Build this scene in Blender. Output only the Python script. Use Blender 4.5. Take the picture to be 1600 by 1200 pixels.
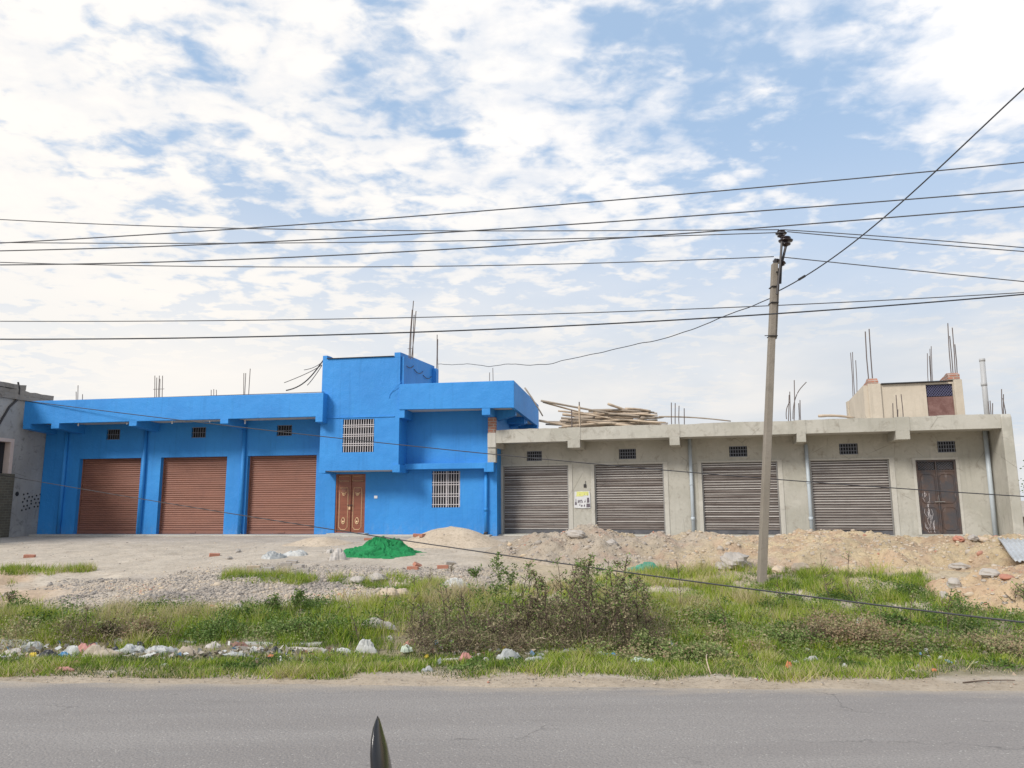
import bpy, math, random
import numpy as np
from mathutils import Vector, Matrix

for o in list(bpy.data.objects): bpy.data.objects.remove(o)
SC = bpy.context.scene
COL = SC.collection
R = math.radians

# ---------------------------------------------------------------- camera
EYE, F = 1.7, 1150.0
PITCH, ROLL = R(9.18), R(-0.35)
_cr, _sr, _cp, _sp = math.cos(ROLL), math.sin(ROLL), math.cos(PITCH), math.sin(PITCH)
_R0, _U0, FW = np.array([1, 0, 0.]), np.array([0, -_sp, _cp]), np.array([0, _cp, _sp])
RT, UP = _R0*_cr + _U0*_sr, -_R0*_sr + _U0*_cr
CAMP = np.array([0, 0, EYE])
cam = bpy.data.cameras.new('camera'); camo = bpy.data.objects.new('camera', cam); COL.objects.link(camo)
cam.sensor_width = 36; cam.lens = 36*F/1600; cam.clip_start = 0.05; cam.clip_end = 3000
camo.matrix_world = Matrix(((RT[0], UP[0], -FW[0], 0), (RT[1], UP[1], -FW[1], 0), (RT[2], UP[2], -FW[2], EYE), (0, 0, 0, 1)))
SC.camera = camo
SC.render.resolution_x, SC.render.resolution_y = 1024, 768
SC.view_settings.view_transform = 'Standard'; SC.view_settings.look = 'None'
SC.view_settings.exposure = 0.33; SC.view_settings.gamma = 1.0

# ---------------------------------------------------------------- sun + sky
SUN_AZ, SUN_EL = R(-132), R(38)           # measured from +Y (view direction), negative = left
sl = bpy.data.lights.new('sun', 'SUN'); sl.energy = 2.6; sl.angle = R(16); sl.color = (1, .95, .87)
so = bpy.data.objects.new('sun', sl); COL.objects.link(so)
sd = Vector((math.sin(SUN_AZ)*math.cos(SUN_EL), math.cos(SUN_AZ)*math.cos(SUN_EL), math.sin(SUN_EL)))
so.rotation_euler = sd.to_track_quat('Z', 'Y').to_euler(); so.location = (0, -5, 30)

W = bpy.data.worlds.new('World'); SC.world = W; W.use_nodes = True
nt = W.node_tree; nt.nodes.clear()


class NT:
    """small node helper"""
    def __init__(s, tree): s.t = tree
    def n(s, typ, **kw):
        nd = s.t.nodes.new(typ)
        for k, v in kw.items():
            if k.startswith('i_'):
                key = k[2:]
                key = int(key) if key.isdigit() else key.replace('_', ' ')
                nd.inputs[key].default_value = v
            else: setattr(nd, k, v)
        return nd
    def l(s, a, b): s.t.links.new(a, b)
    def put(s, inp, v):
        if isinstance(v, (int, float)): inp.default_value = v
        elif isinstance(v, tuple):
            inp.default_value = v if len(v) == len(inp.default_value) else (*v, 1)
        else: s.l(v, inp)
    def m(s, op, a, b=0.0, c=0.0, clamp=False):
        nd = s.t.nodes.new('ShaderNodeMath'); nd.operation = op; nd.use_clamp = clamp
        s.put(nd.inputs[0], a); s.put(nd.inputs[1], b); s.put(nd.inputs[2], c)
        return nd.outputs[0]
    def mix(s, f, a, b, mode='MIX'):
        nd = s.t.nodes.new('ShaderNodeMixRGB'); nd.blend_type = mode
        s.put(nd.inputs[0], f); s.put(nd.inputs[1], a); s.put(nd.inputs[2], b)
        return nd.outputs[0]
    def noise(s, vec, scale, detail=4, rough=.55, dist=0.0):
        nd = s.n('ShaderNodeTexNoise'); nd.inputs['Scale'].default_value = scale
        nd.inputs['Detail'].default_value = detail; nd.inputs['Roughness'].default_value = rough
        nd.inputs['Distortion'].default_value = dist
        if vec is not None: s.l(vec, nd.inputs['Vector'])
        return nd.outputs['Fac']
    def vor(s, vec, scale, feat='F1', out='Distance'):
        nd = s.n('ShaderNodeTexVoronoi', feature=feat); nd.inputs['Scale'].default_value = scale
        if vec is not None: s.l(vec, nd.inputs['Vector'])
        return nd.outputs[out]
    def map(s, v, a, b, c=0.0, d=1.0, smooth=True):
        nd = s.t.nodes.new('ShaderNodeMapRange'); nd.clamp = True
        if smooth: nd.interpolation_type = 'SMOOTHSTEP'
        s.put(nd.inputs[0], v)
        for i, x in enumerate((a, b, c, d)): nd.inputs[i+1].default_value = x
        return nd.outputs[0]
    def mapping(s, vec, scale=(1, 1, 1), loc=(0, 0, 0)):
        nd = s.n('ShaderNodeMapping'); nd.inputs['Scale'].default_value = scale; nd.inputs['Location'].default_value = loc
        s.l(vec, nd.inputs['Vector']); return nd.outputs[0]


def px_dir(x, y):
    d = (x-800)*RT - (y-600)*UP + F*FW
    return d/np.linalg.norm(d)


w = NT(nt)
tc = w.n('ShaderNodeTexCoord')
sep = w.n('ShaderNodeSeparateXYZ'); w.l(tc.outputs['Generated'], sep.inputs[0])
zc = w.m('ADD', w.m('MAXIMUM', sep.outputs[2], 0.0), 0.10)
cmb = w.n('ShaderNodeCombineXYZ'); w.l(w.m('DIVIDE', sep.outputs[0], zc), cmb.inputs[0]); w.l(w.m('DIVIDE', sep.outputs[1], zc), cmb.inputs[1])
cv = cmb.outputs[0]
big = w.noise(w.mapping(cv, (1.0, 1.2, 1), (2.1, 4.3, 0)), 1.6, 2, .5, .1)
small = w.noise(w.mapping(cv, (1.0, 1.1, 1), (7.7, 1.2, 0)), 8.5, 3, .5, .35)
fine = w.noise(w.mapping(cv, (1.0, 1.15, 1), (1.7, 8.2, 0)), 22.0, 6, .62, .3)
dens = w.m('ADD', w.m('ADD', w.m('MULTIPLY', big, .26), w.m('MULTIPLY', small, .52)), w.m('MULTIPLY', fine, .22))


def blob(px, py, rad, sx=1.0):
    d = px_dir(px, py)
    nd = w.n('ShaderNodeVectorMath', operation='DISTANCE'); w.l(tc.outputs['Generated'], nd.inputs[0]); nd.inputs[1].default_value = tuple(d)
    return w.map(nd.outputs['Value'], 0.0, rad, 1.0, 0.0)


bias = None
for (bx, by, rad, amt) in ((1240, 110, .24, -.08), (1060, 50, .14, -.06), (1330, 190, .20, -.06), (1420, 330, .22, -.05), (1130, 150, .10, -.03), (400, 305, .12, -.12), (300, 60, .10, -.06), (540, 120, .07, -.08), (610, 40, .10, -.05), (960, 110, .08, -.07), (210, 240, .09, -.09), (1180, 330, .2, -.03), (690, 190, .05, -.06),
                           (1510, 70, .16, .22), (1240, 20, .06, .10), (850, 170, .15, .08), (40, 220, .40, .10), (500, 230, .14, .03), (740, 260, .12, .06), (450, 60, .10, .07), (760, 40, .10, .05), (1030, 140, .07, .06)):
    t = w.m('MULTIPLY', blob(bx, by, rad), amt)
    bias = t if bias is None else w.m('ADD', bias, t)
cl = w.m('ADD', dens, bias)
cover = w.map(cl, .375, .56)
# low sky: thin veil evens out towards the horizon
lowveil = w.m('MULTIPLY', w.map(sep.outputs[2], .14, .48, 1.0, 0.0), w.map(w.noise(w.mapping(cv, (.6, .5, 1)), 1.4, 3, .5), .25, .6, .72, 1.0))
cover = w.m('MAXIMUM', cover, lowveil)
sky = w.n('ShaderNodeTexSky', sky_type='NISHITA'); sky.sun_disc = False
sky.sun_elevation = SUN_EL; sky.sun_rotation = SUN_AZ; sky.air_density = 1.0; sky.dust_density = 2.0; sky.ozone_density = 1.5
bluec = w.mix(1.0, sky.outputs[0], (1.12, 1.10, 1.12), 'MULTIPLY')
bluec = w.mix(.72, bluec, (3.9, 5.4, 7.4, 1))
shade = w.noise(w.mapping(cv, (1, 1.2, 1), (3.3, 9.1, 0)), 3.2, 6, .6)
thick = w.map(w.m('ADD', cl, w.m('MULTIPLY', w.m('SUBTRACT', shade, .5), .75)), .44, .66)
highc = w.mix(thick, (5.8, 6.4, 7.4, 1), (8.2, 8.15, 8.2, 1))
lowc = w.mix(w.map(w.noise(w.mapping(tc.outputs['Generated'], (1, 1, 3.2), (4.1, 2.2, .6)), 3.6, 5, .55, .2), .38, .66), (5.5, 5.85, 6.3, 1), (6.9, 6.8, 6.7, 1))
cloudc = w.mix(w.map(sep.outputs[2], .14, .46), lowc, highc)
# brighter, warmer veil on the left where the light comes through
gl = blob(80, 430, 1.15)
cloudc = w.mix(w.m('MULTIPLY', gl, .72), cloudc, (8.5, 8.05, 7.45, 1))
colr = w.mix(cover, bluec, cloudc)
bg = w.n('ShaderNodeBackground'); bg.inputs[1].default_value = 0.1
w.l(colr, bg.inputs[0])
ow = w.n('ShaderNodeOutputWorld'); w.l(bg.outputs[0], ow.inputs[0])

# ---------------------------------------------------------------- projection helpers
def ray(x, y): return (x-800)*RT - (y-600)*UP + F*FW
def at(x, y, Y): d = ray(x, y); return CAMP + d*(Y/d[1])
def topx(P):
    r = np.asarray(P, float) - CAMP; k = r@FW
    return 800 + F*(r@RT)/k, 600 - F*(r@UP)/k

# ---------------------------------------------------------------- terrain
rngT = np.random.RandomState(5)
_G = rngT.rand(64, 64)
def vnoise(x, y):
    xi, yi = np.floor(x).astype(int), np.floor(y).astype(int)
    fx, fy = x-xi, y-yi; fx = fx*fx*(3-2*fx); fy = fy*fy*(3-2*fy)
    g = lambda a, b: _G[a % 64, b % 64]
    return (g(xi, yi)*(1-fx)+g(xi+1, yi)*fx)*(1-fy) + (g(xi, yi+1)*(1-fx)+g(xi+1, yi+1)*fx)*fy - .5
def fbm(x, y, o=4):
    s = 0; a = 1
    for i in range(o): s = s + a*vnoise(x*2**i+17*i, y*2**i+5*i); a *= .5
    return s
PZ = ([-1e4, 7.45, 7.8, 8.3, 9.0, 9.7, 11, 12.5, 14, 17, 20, 21.5, 30, 1e4], [-.008, -.008, .0, -.03, -.05, .02, .10, .21, .36, .55, .66, .68, .68, .4])
def sline(X, Y): return Y + .058*X
def ground(X, Y):
    X = np.asarray(X, float); Y = np.asarray(Y, float); s = sline(X, Y)
    z = np.interp(s, PZ[0], PZ[1])
    k = np.clip((s-7.6)/1.2, 0, 1)
    rough = np.where(s < 14.5, 1.0, .35)
    return z + k*rough*(fbm(X*.8, Y*.8, 3)*.10 + fbm(X*4+9, Y*4, 3)*.035)
HEAPS = dict(
    sand=[(-1.62, 19.6, 1.5, 1.15, .62)],
    sand_small=[(-5.2, 20.1, .95, .75, .24)],
    soil=[(1.75, 17.1, 2.1, 2.0, .48), (4.2, 17.0, 2.6, 2.4, .37), (7.2, 16.3, 2.8, 2.5, .43), (10.0, 15.4, 2.6, 2.5, .43), (12.0, 14.6, 2.2, 2.2, .34), (5.3, 15.4, .8, .6, .2)],
    rubble=[(7.9, 11.6, 1.5, 1.15, .46), (9.2, 11.7, 1.7, 1.3, .5)],
)
def bump(key, X, Y):
    z = np.zeros_like(np.asarray(X, float))
    for (cx, cy, rx, ry, h) in HEAPS[key]:
        r = np.sqrt(((X-cx)/rx)**2 + ((Y-cy)/ry)**2)
        if key.startswith('sand'): b = h*np.clip(1-r, 0, 1)**1.15*(1-.25*np.exp(-r*r*14))
        else:
            r = r + fbm(X*1.6+3, Y*1.6, 3)*.35
            b = h*np.where(r < 1, (1-np.clip(r, 0, 1)**2)**1.3, 0)
        z = np.maximum(z, b)
    if not key.startswith('sand'):
        e = np.clip(z/.14, 0, 1)
        z = z + e*(fbm(X*2.2, Y*2.2+7, 4)*.17 + np.abs(fbm(X*6, Y*6, 3))*.10 + fbm(X*13, Y*13, 2)*.035)
    return np.where(z > 0, z, 0)
def top(X, Y):
    z = ground(X, Y); b = np.zeros_like(z)
    for k in HEAPS: b = np.maximum(b, bump(k, X, Y))
    return z + b
def gp(px, py):
    """where the ray through this pixel meets the ground"""
    d = ray(px, py); t = 2.0/d[1]*1
    ts = np.linspace(4/d[1], 40/d[1], 3600)
    P = CAMP[None]+d[None]*ts[:, None]
    dz = P[:, 2]-top(P[:, 0], P[:, 1])
    i = int(np.argmax(dz < 0)) if (dz < 0).any() else len(ts)-1
    return P[i]

# ---------------------------------------------------------------- objects helpers
def tag(o, label=None, cat=None, group=None, kind=None):
    if label: o['label'] = label
    if cat: o['category'] = cat
    if group: o['group'] = group
    if kind: o['kind'] = kind
    return o
def empty(name, loc=(0, 0, 0), rz=0.0, label=None, cat=None, group=None):
    o = bpy.data.objects.new(name, None); COL.objects.link(o); o.location = loc; o.rotation_euler = (0, 0, rz)
    o.empty_display_size = .2
    return tag(o, label, cat, group)
def npmesh(name, V, Fc, mat, parent=None, smooth=False, attr=None):
    """V (n,3); Fc (m,k) array of equal-size faces, or a list of faces"""
    me = bpy.data.meshes.new(name)
    if isinstance(Fc, np.ndarray):
        m, k = Fc.shape
        me.vertices.add(len(V)); me.vertices.foreach_set('co', np.asarray(V, np.float32).ravel())
        me.loops.add(m*k); me.loops.foreach_set('vertex_index', Fc.astype(np.int32).ravel())
        me.polygons.add(m); me.polygons.foreach_set('loop_start', np.arange(0, m*k, k, dtype=np.int32))
        me.polygons.foreach_set('loop_total', np.full(m, k, np.int32)); me.update(calc_edges=True)
    else:
        me.from_pydata([tuple(map(float, v)) for v in V], [], [tuple(f) for f in Fc]); me.update()
    if smooth: me.polygons.foreach_set('use_smooth', np.ones(len(me.polygons), bool))
    if attr is not None:
        a = me.attributes.new('tone', 'FLOAT_COLOR' if np.ndim(attr) == 2 else 'FLOAT', 'POINT')
        if np.ndim(attr) == 2: a.data.foreach_set('color', np.hstack([attr, np.ones((len(attr), 1))]).astype(np.float32).ravel())
        else: a.data.foreach_set('value', np.asarray(attr, np.float32))
    me.materials.append(mat)
    o = bpy.data.objects.new(name, me); COL.objects.link(o)
    if parent is not None: o.parent = parent
    return o

class MB:
    def __init__(s): s.v = []; s.f = []
    def add(s, V, Fc):
        b = len(s.v); s.v += [tuple(map(float, p)) for p in V]; s.f += [tuple(b+i for i in f) for f in Fc]; return s
    def box(s, x0, x1, y0, y1, z0, z1):
        V = [(x, y, z) for x in (x0, x1) for y in (y0, y1) for z in (z0, z1)]
        return s.add(V, [(0, 1, 3, 2), (4, 6, 7, 5), (0, 4, 5, 1), (2, 3, 7, 6), (0, 2, 6, 4), (1, 5, 7, 3)])
    def prism(s, pts, axis, a0, a1):
        """polygon pts extruded along axis ('x': pts are (y,z); 'y': (x,z); 'z': (x,y))"""
        def mk(p, a): return {'x': (a, p[0], p[1]), 'y': (p[0], a, p[1]), 'z': (p[0], p[1], a)}[axis]
        n = len(pts); V = [mk(p, a0) for p in pts]+[mk(p, a1) for p in pts]
        return s.add(V, [tuple(range(n))[::-1], tuple(range(n, 2*n))]+[(i, (i+1) % n, n+(i+1) % n, n+i) for i in range(n)])
    def tube(s, pts, r, k=6, cap=True):
        pts = [np.array(p, float) for p in pts]; n = len(pts)
        rs = r if hasattr(r, '__len__') else [r]*n
        V = []
        for i, p in enumerate(pts):
            t = pts[min(i+1, n-1)]-pts[max(i-1, 0)]; t = t/(np.linalg.norm(t)+1e-9)
            a = np.cross(t, (0, 0, 1.)) if abs(t[2]) < .9 else np.cross(t, (1., 0, 0)); a = a/np.linalg.norm(a); b = np.cross(t, a)
            for j in range(k):
                q = 2*math.pi*j/k; V.append(p+rs[i]*(a*math.cos(q)+b*math.sin(q)))
        Fc = [(i*k+j, i*k+(j+1) % k, (i+1)*k+(j+1) % k, (i+1)*k+j) for i in range(n-1) for j in range(k)]
        if cap: Fc += [tuple(range(k))[::-1], tuple(range((n-1)*k, n*k))]
        return s.add(V, Fc)
    def lathe(s, prof, c=(0, 0, 0), k=16, ax=None):
        V = []; c = np.array(c, float)
        if ax is None: A, B, T = np.array([1., 0, 0]), np.array([0, 1., 0]), np.array([0, 0, 1.])
        else:
            T = np.array(ax, float); T /= np.linalg.norm(T); A = np.cross(T, (0, 1., .1)); A /= np.linalg.norm(A); B = np.cross(T, A)
        for (r, z) in prof:
            for j in range(k): q = 2*math.pi*j/k; V.append(c+T*z+r*(A*math.cos(q)+B*math.sin(q)))
        n = len(prof)
        Fc = [(i*k+j, i*k+(j+1) % k, (i+1)*k+(j+1) % k, (i+1)*k+j) for i in range(n-1) for j in range(k)]
        Fc += [tuple(range(k))[::-1], tuple(range((n-1)*k, n*k))]
        return s.add(V, Fc)
    def build(s, name, mat, parent=None, smooth=False, bevel=0):
        o = npmesh(name, s.v, s.f, mat, parent, smooth)
        if bevel:
            m = o.modifiers.new('b', 'BEVEL'); m.width = bevel; m.segments = 2; m.limit_method = 'ANGLE'
        return o

def wall(u0, u1, z0, z1, y0, y1, holes, mb=None):
    """slab in x-z with rectangular holes, from y0 (front) to y1"""
    mb = mb or MB()
    xs = sorted({u0, u1, *[h[0] for h in holes], *[h[1] for h in holes]}); zs = sorted({z0, z1, *[h[2] for h in holes], *[h[3] for h in holes]})
    xs = [x for x in xs if u0 <= x <= u1]; zs = [z for z in zs if z0 <= z <= z1]
    def solid(i, j):
        if i < 0 or j < 0 or i >= len(xs)-1 or j >= len(zs)-1: return False
        cx, cz = (xs[i]+xs[i+1])/2, (zs[j]+zs[j+1])/2
        return not any(h[0] < cx < h[1] and h[2] < cz < h[3] for h in holes)
    for i in range(len(xs)-1):
        for j in range(len(zs)-1):
            if not solid(i, j): continue
            a, b, c, d = xs[i], xs[i+1], zs[j], zs[j+1]
            mb.add([(a, y0, c), (b, y0, c), (b, y0, d), (a, y0, d)], [(0, 1, 2, 3)])
            mb.add([(a, y1, c), (b, y1, c), (b, y1, d), (a, y1, d)], [(3, 2, 1, 0)])
            if not solid(i-1, j): mb.add([(a, y0, c), (a, y0, d), (a, y1, d), (a, y1, c)], [(0, 1, 2, 3)])
            if not solid(i+1, j): mb.add([(b, y0, c), (b, y0, d), (b, y1, d), (b, y1, c)], [(3, 2, 1, 0)])
            if not solid(i, j-1): mb.add([(a, y0, c), (b, y0, c), (b, y1, c), (a, y1, c)], [(3, 2, 1, 0)])
            if not solid(i, j+1): mb.add([(a, y0, d), (b, y0, d), (b, y1, d), (a, y1, d)], [(0, 1, 2, 3)])
    return mb

# ---------------------------------------------------------------- materials
def mat(name, rough=.85, metal=0.0):
    m = bpy.data.materials.new(name); m.use_nodes = True
    t = NT(m.node_tree); b = m.node_tree.nodes['Principled BSDF']
    b.inputs['Roughness'].default_value = rough; b.inputs['Metallic'].default_value = metal
    return m, t, b
def bump_in(t, b, h, strength=.3, dist=.02):
    nd = t.n('ShaderNodeBump'); nd.inputs['Strength'].default_value = strength; nd.inputs['Distance'].default_value = dist
    t.l(h, nd.inputs['Height']); t.l(nd.outputs[0], b.inputs['Normal'])
def objc(t): return t.n('ShaderNodeTexCoord').outputs['Object']
def plain(name, col, rough=.8, metal=0.0, var=.15, scale=6):
    m, t, b = mat(name, rough, metal)
    n = t.noise(objc(t), scale, 5, .6)
    c = t.mix(n, tuple(x*(1-var) for x in col), tuple(min(1, x*(1+var)) for x in col)); t.l(c, b.inputs['Base Color'])
    bump_in(t, b, t.noise(objc(t), scale*6, 4), .15, .01)
    return m
M = {}
# blue painted plaster
m, t, b = mat('blue_paint', .62); oc = objc(t)
n1 = t.noise(oc, .7, 5, .6); n2 = t.noise(t.mapping(oc, (2.2, 2.2, .5)), 1.6, 5, .65); n3 = t.noise(oc, 26, 3)
c = t.mix(t.map(n1, .3, .7), (.020, .215, .585), (.028, .258, .665))
c = t.mix(t.map(n2, .55, .8, 0, .45), c, (.045, .30, .645))
c = t.mix(t.map(n3, .62, .8, 0, .2), c, (.010, .175, .50))
sp = t.n('ShaderNodeSeparateXYZ'); t.l(oc, sp.inputs[0])
dirt = t.m('MULTIPLY', t.map(sp.outputs[2], .65, 1.25, 1, 0), t.map(t.noise(t.mapping(oc, (2, 2, 1)), 3, 5, .7), .42, .72))
c = t.mix(t.m('MULTIPLY', dirt, .42), c, (.22, .30, .42))
strk = t.map(t.noise(t.mapping(oc, (7, 7, .35)), 1.3, 4, .6), .52, .78, 0, .5)
c = t.mix(strk, c, (.010, .165, .45))
c = t.mix(t.map(t.noise(oc, 1.9, 6, .72), .60, .74, 0, .5), c, (.045, .33, .74))
t.l(c, b.inputs['Base Color']); bump_in(t, b, t.m('ADD', t.noise(oc, 2.5, 6, .6), t.m('MULTIPLY', n3, .2)), .7, .035); M['blue'] = m
# grey cement plaster
def cement(name, a, bb, dark, stain=.6, zbase=.7):
    m, t, b = mat(name, .9); oc = objc(t)
    n1 = t.noise(oc, .9, 6, .62); n2 = t.noise(oc, 3.6, 6, .7, .4)
    c = t.mix(t.map(n1, .3, .7), a, bb)
    c = t.mix(t.map(n2, .5, .74, 0, stain), c, dark)
    st = t.map(t.noise(t.mapping(oc, (5, 5, .4)), 1.4, 5, .65), .52, .78, 0, .5)
    c = t.mix(st, c, tuple(x*.72 for x in a))
    c = t.mix(t.map(t.noise(oc, 2.0, 3, .5, .6), .58, .66, 0, .25), c, tuple(min(1, x*1.22) for x in bb))
    e = t.vor(t.mapping(oc, (1, 1, .8)), .9, 'DISTANCE_TO_EDGE')
    crk = t.m('MULTIPLY', t.map(e, .0, .012, 1, 0), t.map(t.noise(oc, 1.2, 2), .52, .6))
    c = t.mix(t.m('MULTIPLY', crk, .4), c, tuple(x*.45 for x in dark))
    t.l(c, b.inputs['Base Color']); bump_in(t, b, t.m('ADD', t.noise(oc, 7, 6, .65), t.m('MULTIPLY', t.noise(oc, 40, 3), .4)), .5, .02)
    return m
M['cement'] = cement('cement_plaster', (.365, .35, .30), (.47, .45, .40), (.235, .21, .17), .75)
M['cement_light'] = cement('cement_trim', (.44, .42, .375), (.51, .49, .44), (.33, .305, .26), .45)
M['cement_old'] = cement('weathered_plaster', (.29, .285, .275), (.40, .39, .375), (.13, .13, .125), .85)
M['concrete'] = cement('bare_concrete', (.40, .385, .35), (.48, .465, .42), (.29, .27, .24), .5)
M['soffit'] = plain('soffit_concrete', (.55, .53, .5), .9)
M['slab_old'] = cement('weathered_slab', (.20, .18, .16), (.29, .265, .24), (.09, .08, .07), .9)
M['cream'] = cement('cream_plaster', (.46, .40, .32), (.54, .47, .38), (.38, .32, .25), .4)
M['pole'] = cement('pole_concrete', (.215, .185, .15), (.285, .25, .21), (.14, .12, .095), .6)
# brick
def brick(name, c1, c2, mort, sc=1.0, axis='xz'):
    m, t, b = mat(name, .9); oc = objc(t); sp = t.n('ShaderNodeSeparateXYZ'); t.l(oc, sp.inputs[0]); cb = t.n('ShaderNodeCombineXYZ')
    t.l(t.m('ADD', sp.outputs[0], sp.outputs[1]), cb.inputs[0]); t.l(sp.outputs[2], cb.inputs[1])
    br = t.n('ShaderNodeTexBrick'); t.l(cb.outputs[0], br.inputs['Vector'])
    br.inputs['Scale'].default_value = sc; br.inputs['Brick Width'].default_value = .23; br.inputs['Row Height'].default_value = .085; br.inputs['Mortar Size'].default_value = .011
    br.inputs['Color1'].default_value = (*c1, 1); br.inputs['Color2'].default_value = (*c2, 1); br.inputs['Mortar'].default_value = (*mort, 1)
    c = t.mix(t.map(t.noise(oc, 4, 5), .4, .7, 0, .6), br.outputs[0], tuple(x*.55 for x in mort)); t.l(c, b.inputs['Base Color'])
    bump_in(t, b, t.m('SUBTRACT', t.m('MULTIPLY', t.noise(oc, 20, 4), .4), br.outputs['Fac']), .8, .02); return m
M['brick'] = brick('red_brick', (.42, .17, .11), (.34, .15, .10), (.42, .38, .33))
M['brick_dark'] = brick('dark_mossy_brick', (.13, .115, .085), (.10, .09, .07), (.17, .16, .12))
# shutters
def shutter_mat(name, a, bb, dark, light, rough, metal, streak):
    m, t, b = mat(name, rough, metal); oc = objc(t)
    n = t.noise(t.mapping(oc, (.5, 1, 9)), 1.5, 4, .6); n2 = t.noise(oc, 3.5, 5, .7)
    c = t.mix(t.map(n, .35, .65), a, bb); c = t.mix(t.map(n2, .5, .75, 0, streak), c, dark)
    c = t.mix(t.map(t.noise(t.mapping(oc, (.35, 1, 16)), 2.1, 3, .5), .56, .66, 0, streak), c, light)
    t.l(c, b.inputs['Base Color']); bump_in(t, b, t.noise(oc, 14, 4), .12, .01); return m
M['shut_brown'] = shutter_mat('brown_shutter', (.225, .098, .066), (.275, .118, .08), (.165, .072, .052), (.31, .145, .10), .5, 0, .45)
M['shut_grey'] = shutter_mat('galvanised_shutter', (.135, .108, .096), (.22, .19, .172), (.08, .06, .052), (.32, .29, .27), .5, .2, .5)
M['shut_glint'] = plain('slat_ridge_glint', (.62, .59, .56), .4, .25, .3, 5)  # pale colour standing in for light caught on the slat ridges
M['shut_black'] = plain('dark_bottom_rail', (.10, .10, .11), .6, .2, .6, 5)
M['dark'] = plain('dark_interior', (.018, .018, .022), .8)
M['door_brown'] = shutter_mat('painted_steel_door', (.20, .065, .038), (.25, .085, .05), (.13, .04, .028), (.3, .11, .07), .35, 0, .3)
M['gold'] = plain('gold_trim', (.72, .50, .30), .4, .2)
M['white_bar'] = plain('white_painted_bar', (.60, .56, .57), .5)
M['grey_bar'] = plain('grey_painted_bar', (.17, .18, .21), .5, .3)
M['rebar'] = plain('rusty_rebar', (.16, .13, .12), .85, .3)
M['steel'] = plain('dark_steel', (.05, .045, .045), .55, .5)
M['steel_grey'] = plain('galvanised_steel', (.30, .29, .28), .5, .6)
M['pvc'] = plain('grey_pvc_pipe', (.44, .49, .53), .5)
M['pvc_white'] = plain('pale_pvc_pipe', (.40, .40, .40), .5)
M['insul'] = plain('brown_porcelain', (.022, .013, .016), .25)
M['cable'] = plain('black_cable', (.035, .035, .04), .6)
M['cable_g'] = plain('grey_conductor', (.11, .11, .115), .5, .3)
M['white_pl'] = plain('white_plastic', (.78, .8, .82), .4)
M['bulb'] = plain('bulb_glass', (.85, .87, .88), .2)
M['tar'] = plain('tar_sheet', (.05, .05, .055), .8, 0, .5, 3)
M['bamboo'] = shutter_mat('bamboo', (.42, .32, .225), (.53, .42, .31), (.23, .165, .12), (.62, .51, .39), .6, 0, .7)
M['bamboo_grey'] = plain('weathered_bamboo', (.30, .245, .19), .7, 0, .4)
M['sheet'] = shutter_mat('zinc_sheet', (.50, .51, .51), (.60, .61, .61), (.33, .31, .28), (.68, .69, .69), .45, .4, .6)
# rusty double door
m, t, b = mat('rusty_black_door', .6, .2); oc = objc(t)
c = t.mix(t.map(t.noise(oc, 2.6, 6, .7), .4, .6), (.07, .066, .072), (.105, .07, .058))
c = t.mix(t.map(t.noise(t.mapping(oc, (1, 1, .35)), 9, 5, .7), .58, .72, 0, .5), c, (.26, .22, .21))
t.l(c, b.inputs['Base Color']); bump_in(t, b, t.noise(oc, 9, 5), .3, .02); M['door_rust'] = m
m, t, b = mat('rusty_red_door', .6, .1); oc = objc(t)
c = t.mix(t.map(t.noise(oc, 3.6, 6, .7), .4, .6), (.14, .065, .055), (.21, .115, .10)); t.l(c, b.inputs['Base Color']); M['door_red'] = m
# road
m, t, b = mat('asphalt', .9); oc = objc(t)
big_ = t.noise(t.mapping(oc, (.22, 1.6, 1)), 1.0, 5, .6)
c = t.mix(t.map(big_, .3, .7), (.245, .222, .206), (.295, .27, .25))
c = t.mix(t.map(t.noise(t.mapping(oc, (.6, 3.5, 1)), 1.6, 5, .65), .55, .8, 0, .5), c, (.295, .277, .26))
c = t.mix(t.map(t.noise(oc, 60, 3, .7), .42, .68, 0, .6), c, (.14, .13, .125))
vr = t.n('ShaderNodeTexVoronoi'); vr.inputs['Scale'].default_value = 42; t.l(oc, vr.inputs['Vector'])
c = t.mix(t.m('MULTIPLY', t.map(vr.outputs['Distance'], .10, .30, 1, 0), t.map(t.noise(oc, 11, 2), .52, .6, 0, .75)), c, (.52, .49, .44))
sp = t.n('ShaderNodeSeparateXYZ'); t.l(oc, sp.inputs[0])
sl_ = t.m('ADD', sp.outputs[1], t.m('MULTIPLY', sp.outputs[0], .058))
edge = t.m('ADD', sl_, t.m('MULTIPLY', t.m('SUBTRACT', t.noise(t.mapping(oc, (.7, 2.2, 1)), 2.2, 6, .65), .5), .75))
c = t.mix(t.map(edge, 6.95, 7.5, 0, .9), c, (.41, .34, .26)); c = t.mix(t.map(t.noise(t.mapping(oc, (.5, 2, 1)), .9, 5, .7), .60, .75, 0, .35), c, (.15, .138, .13)); t.l(c, b.inputs['Base Color'])

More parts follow.
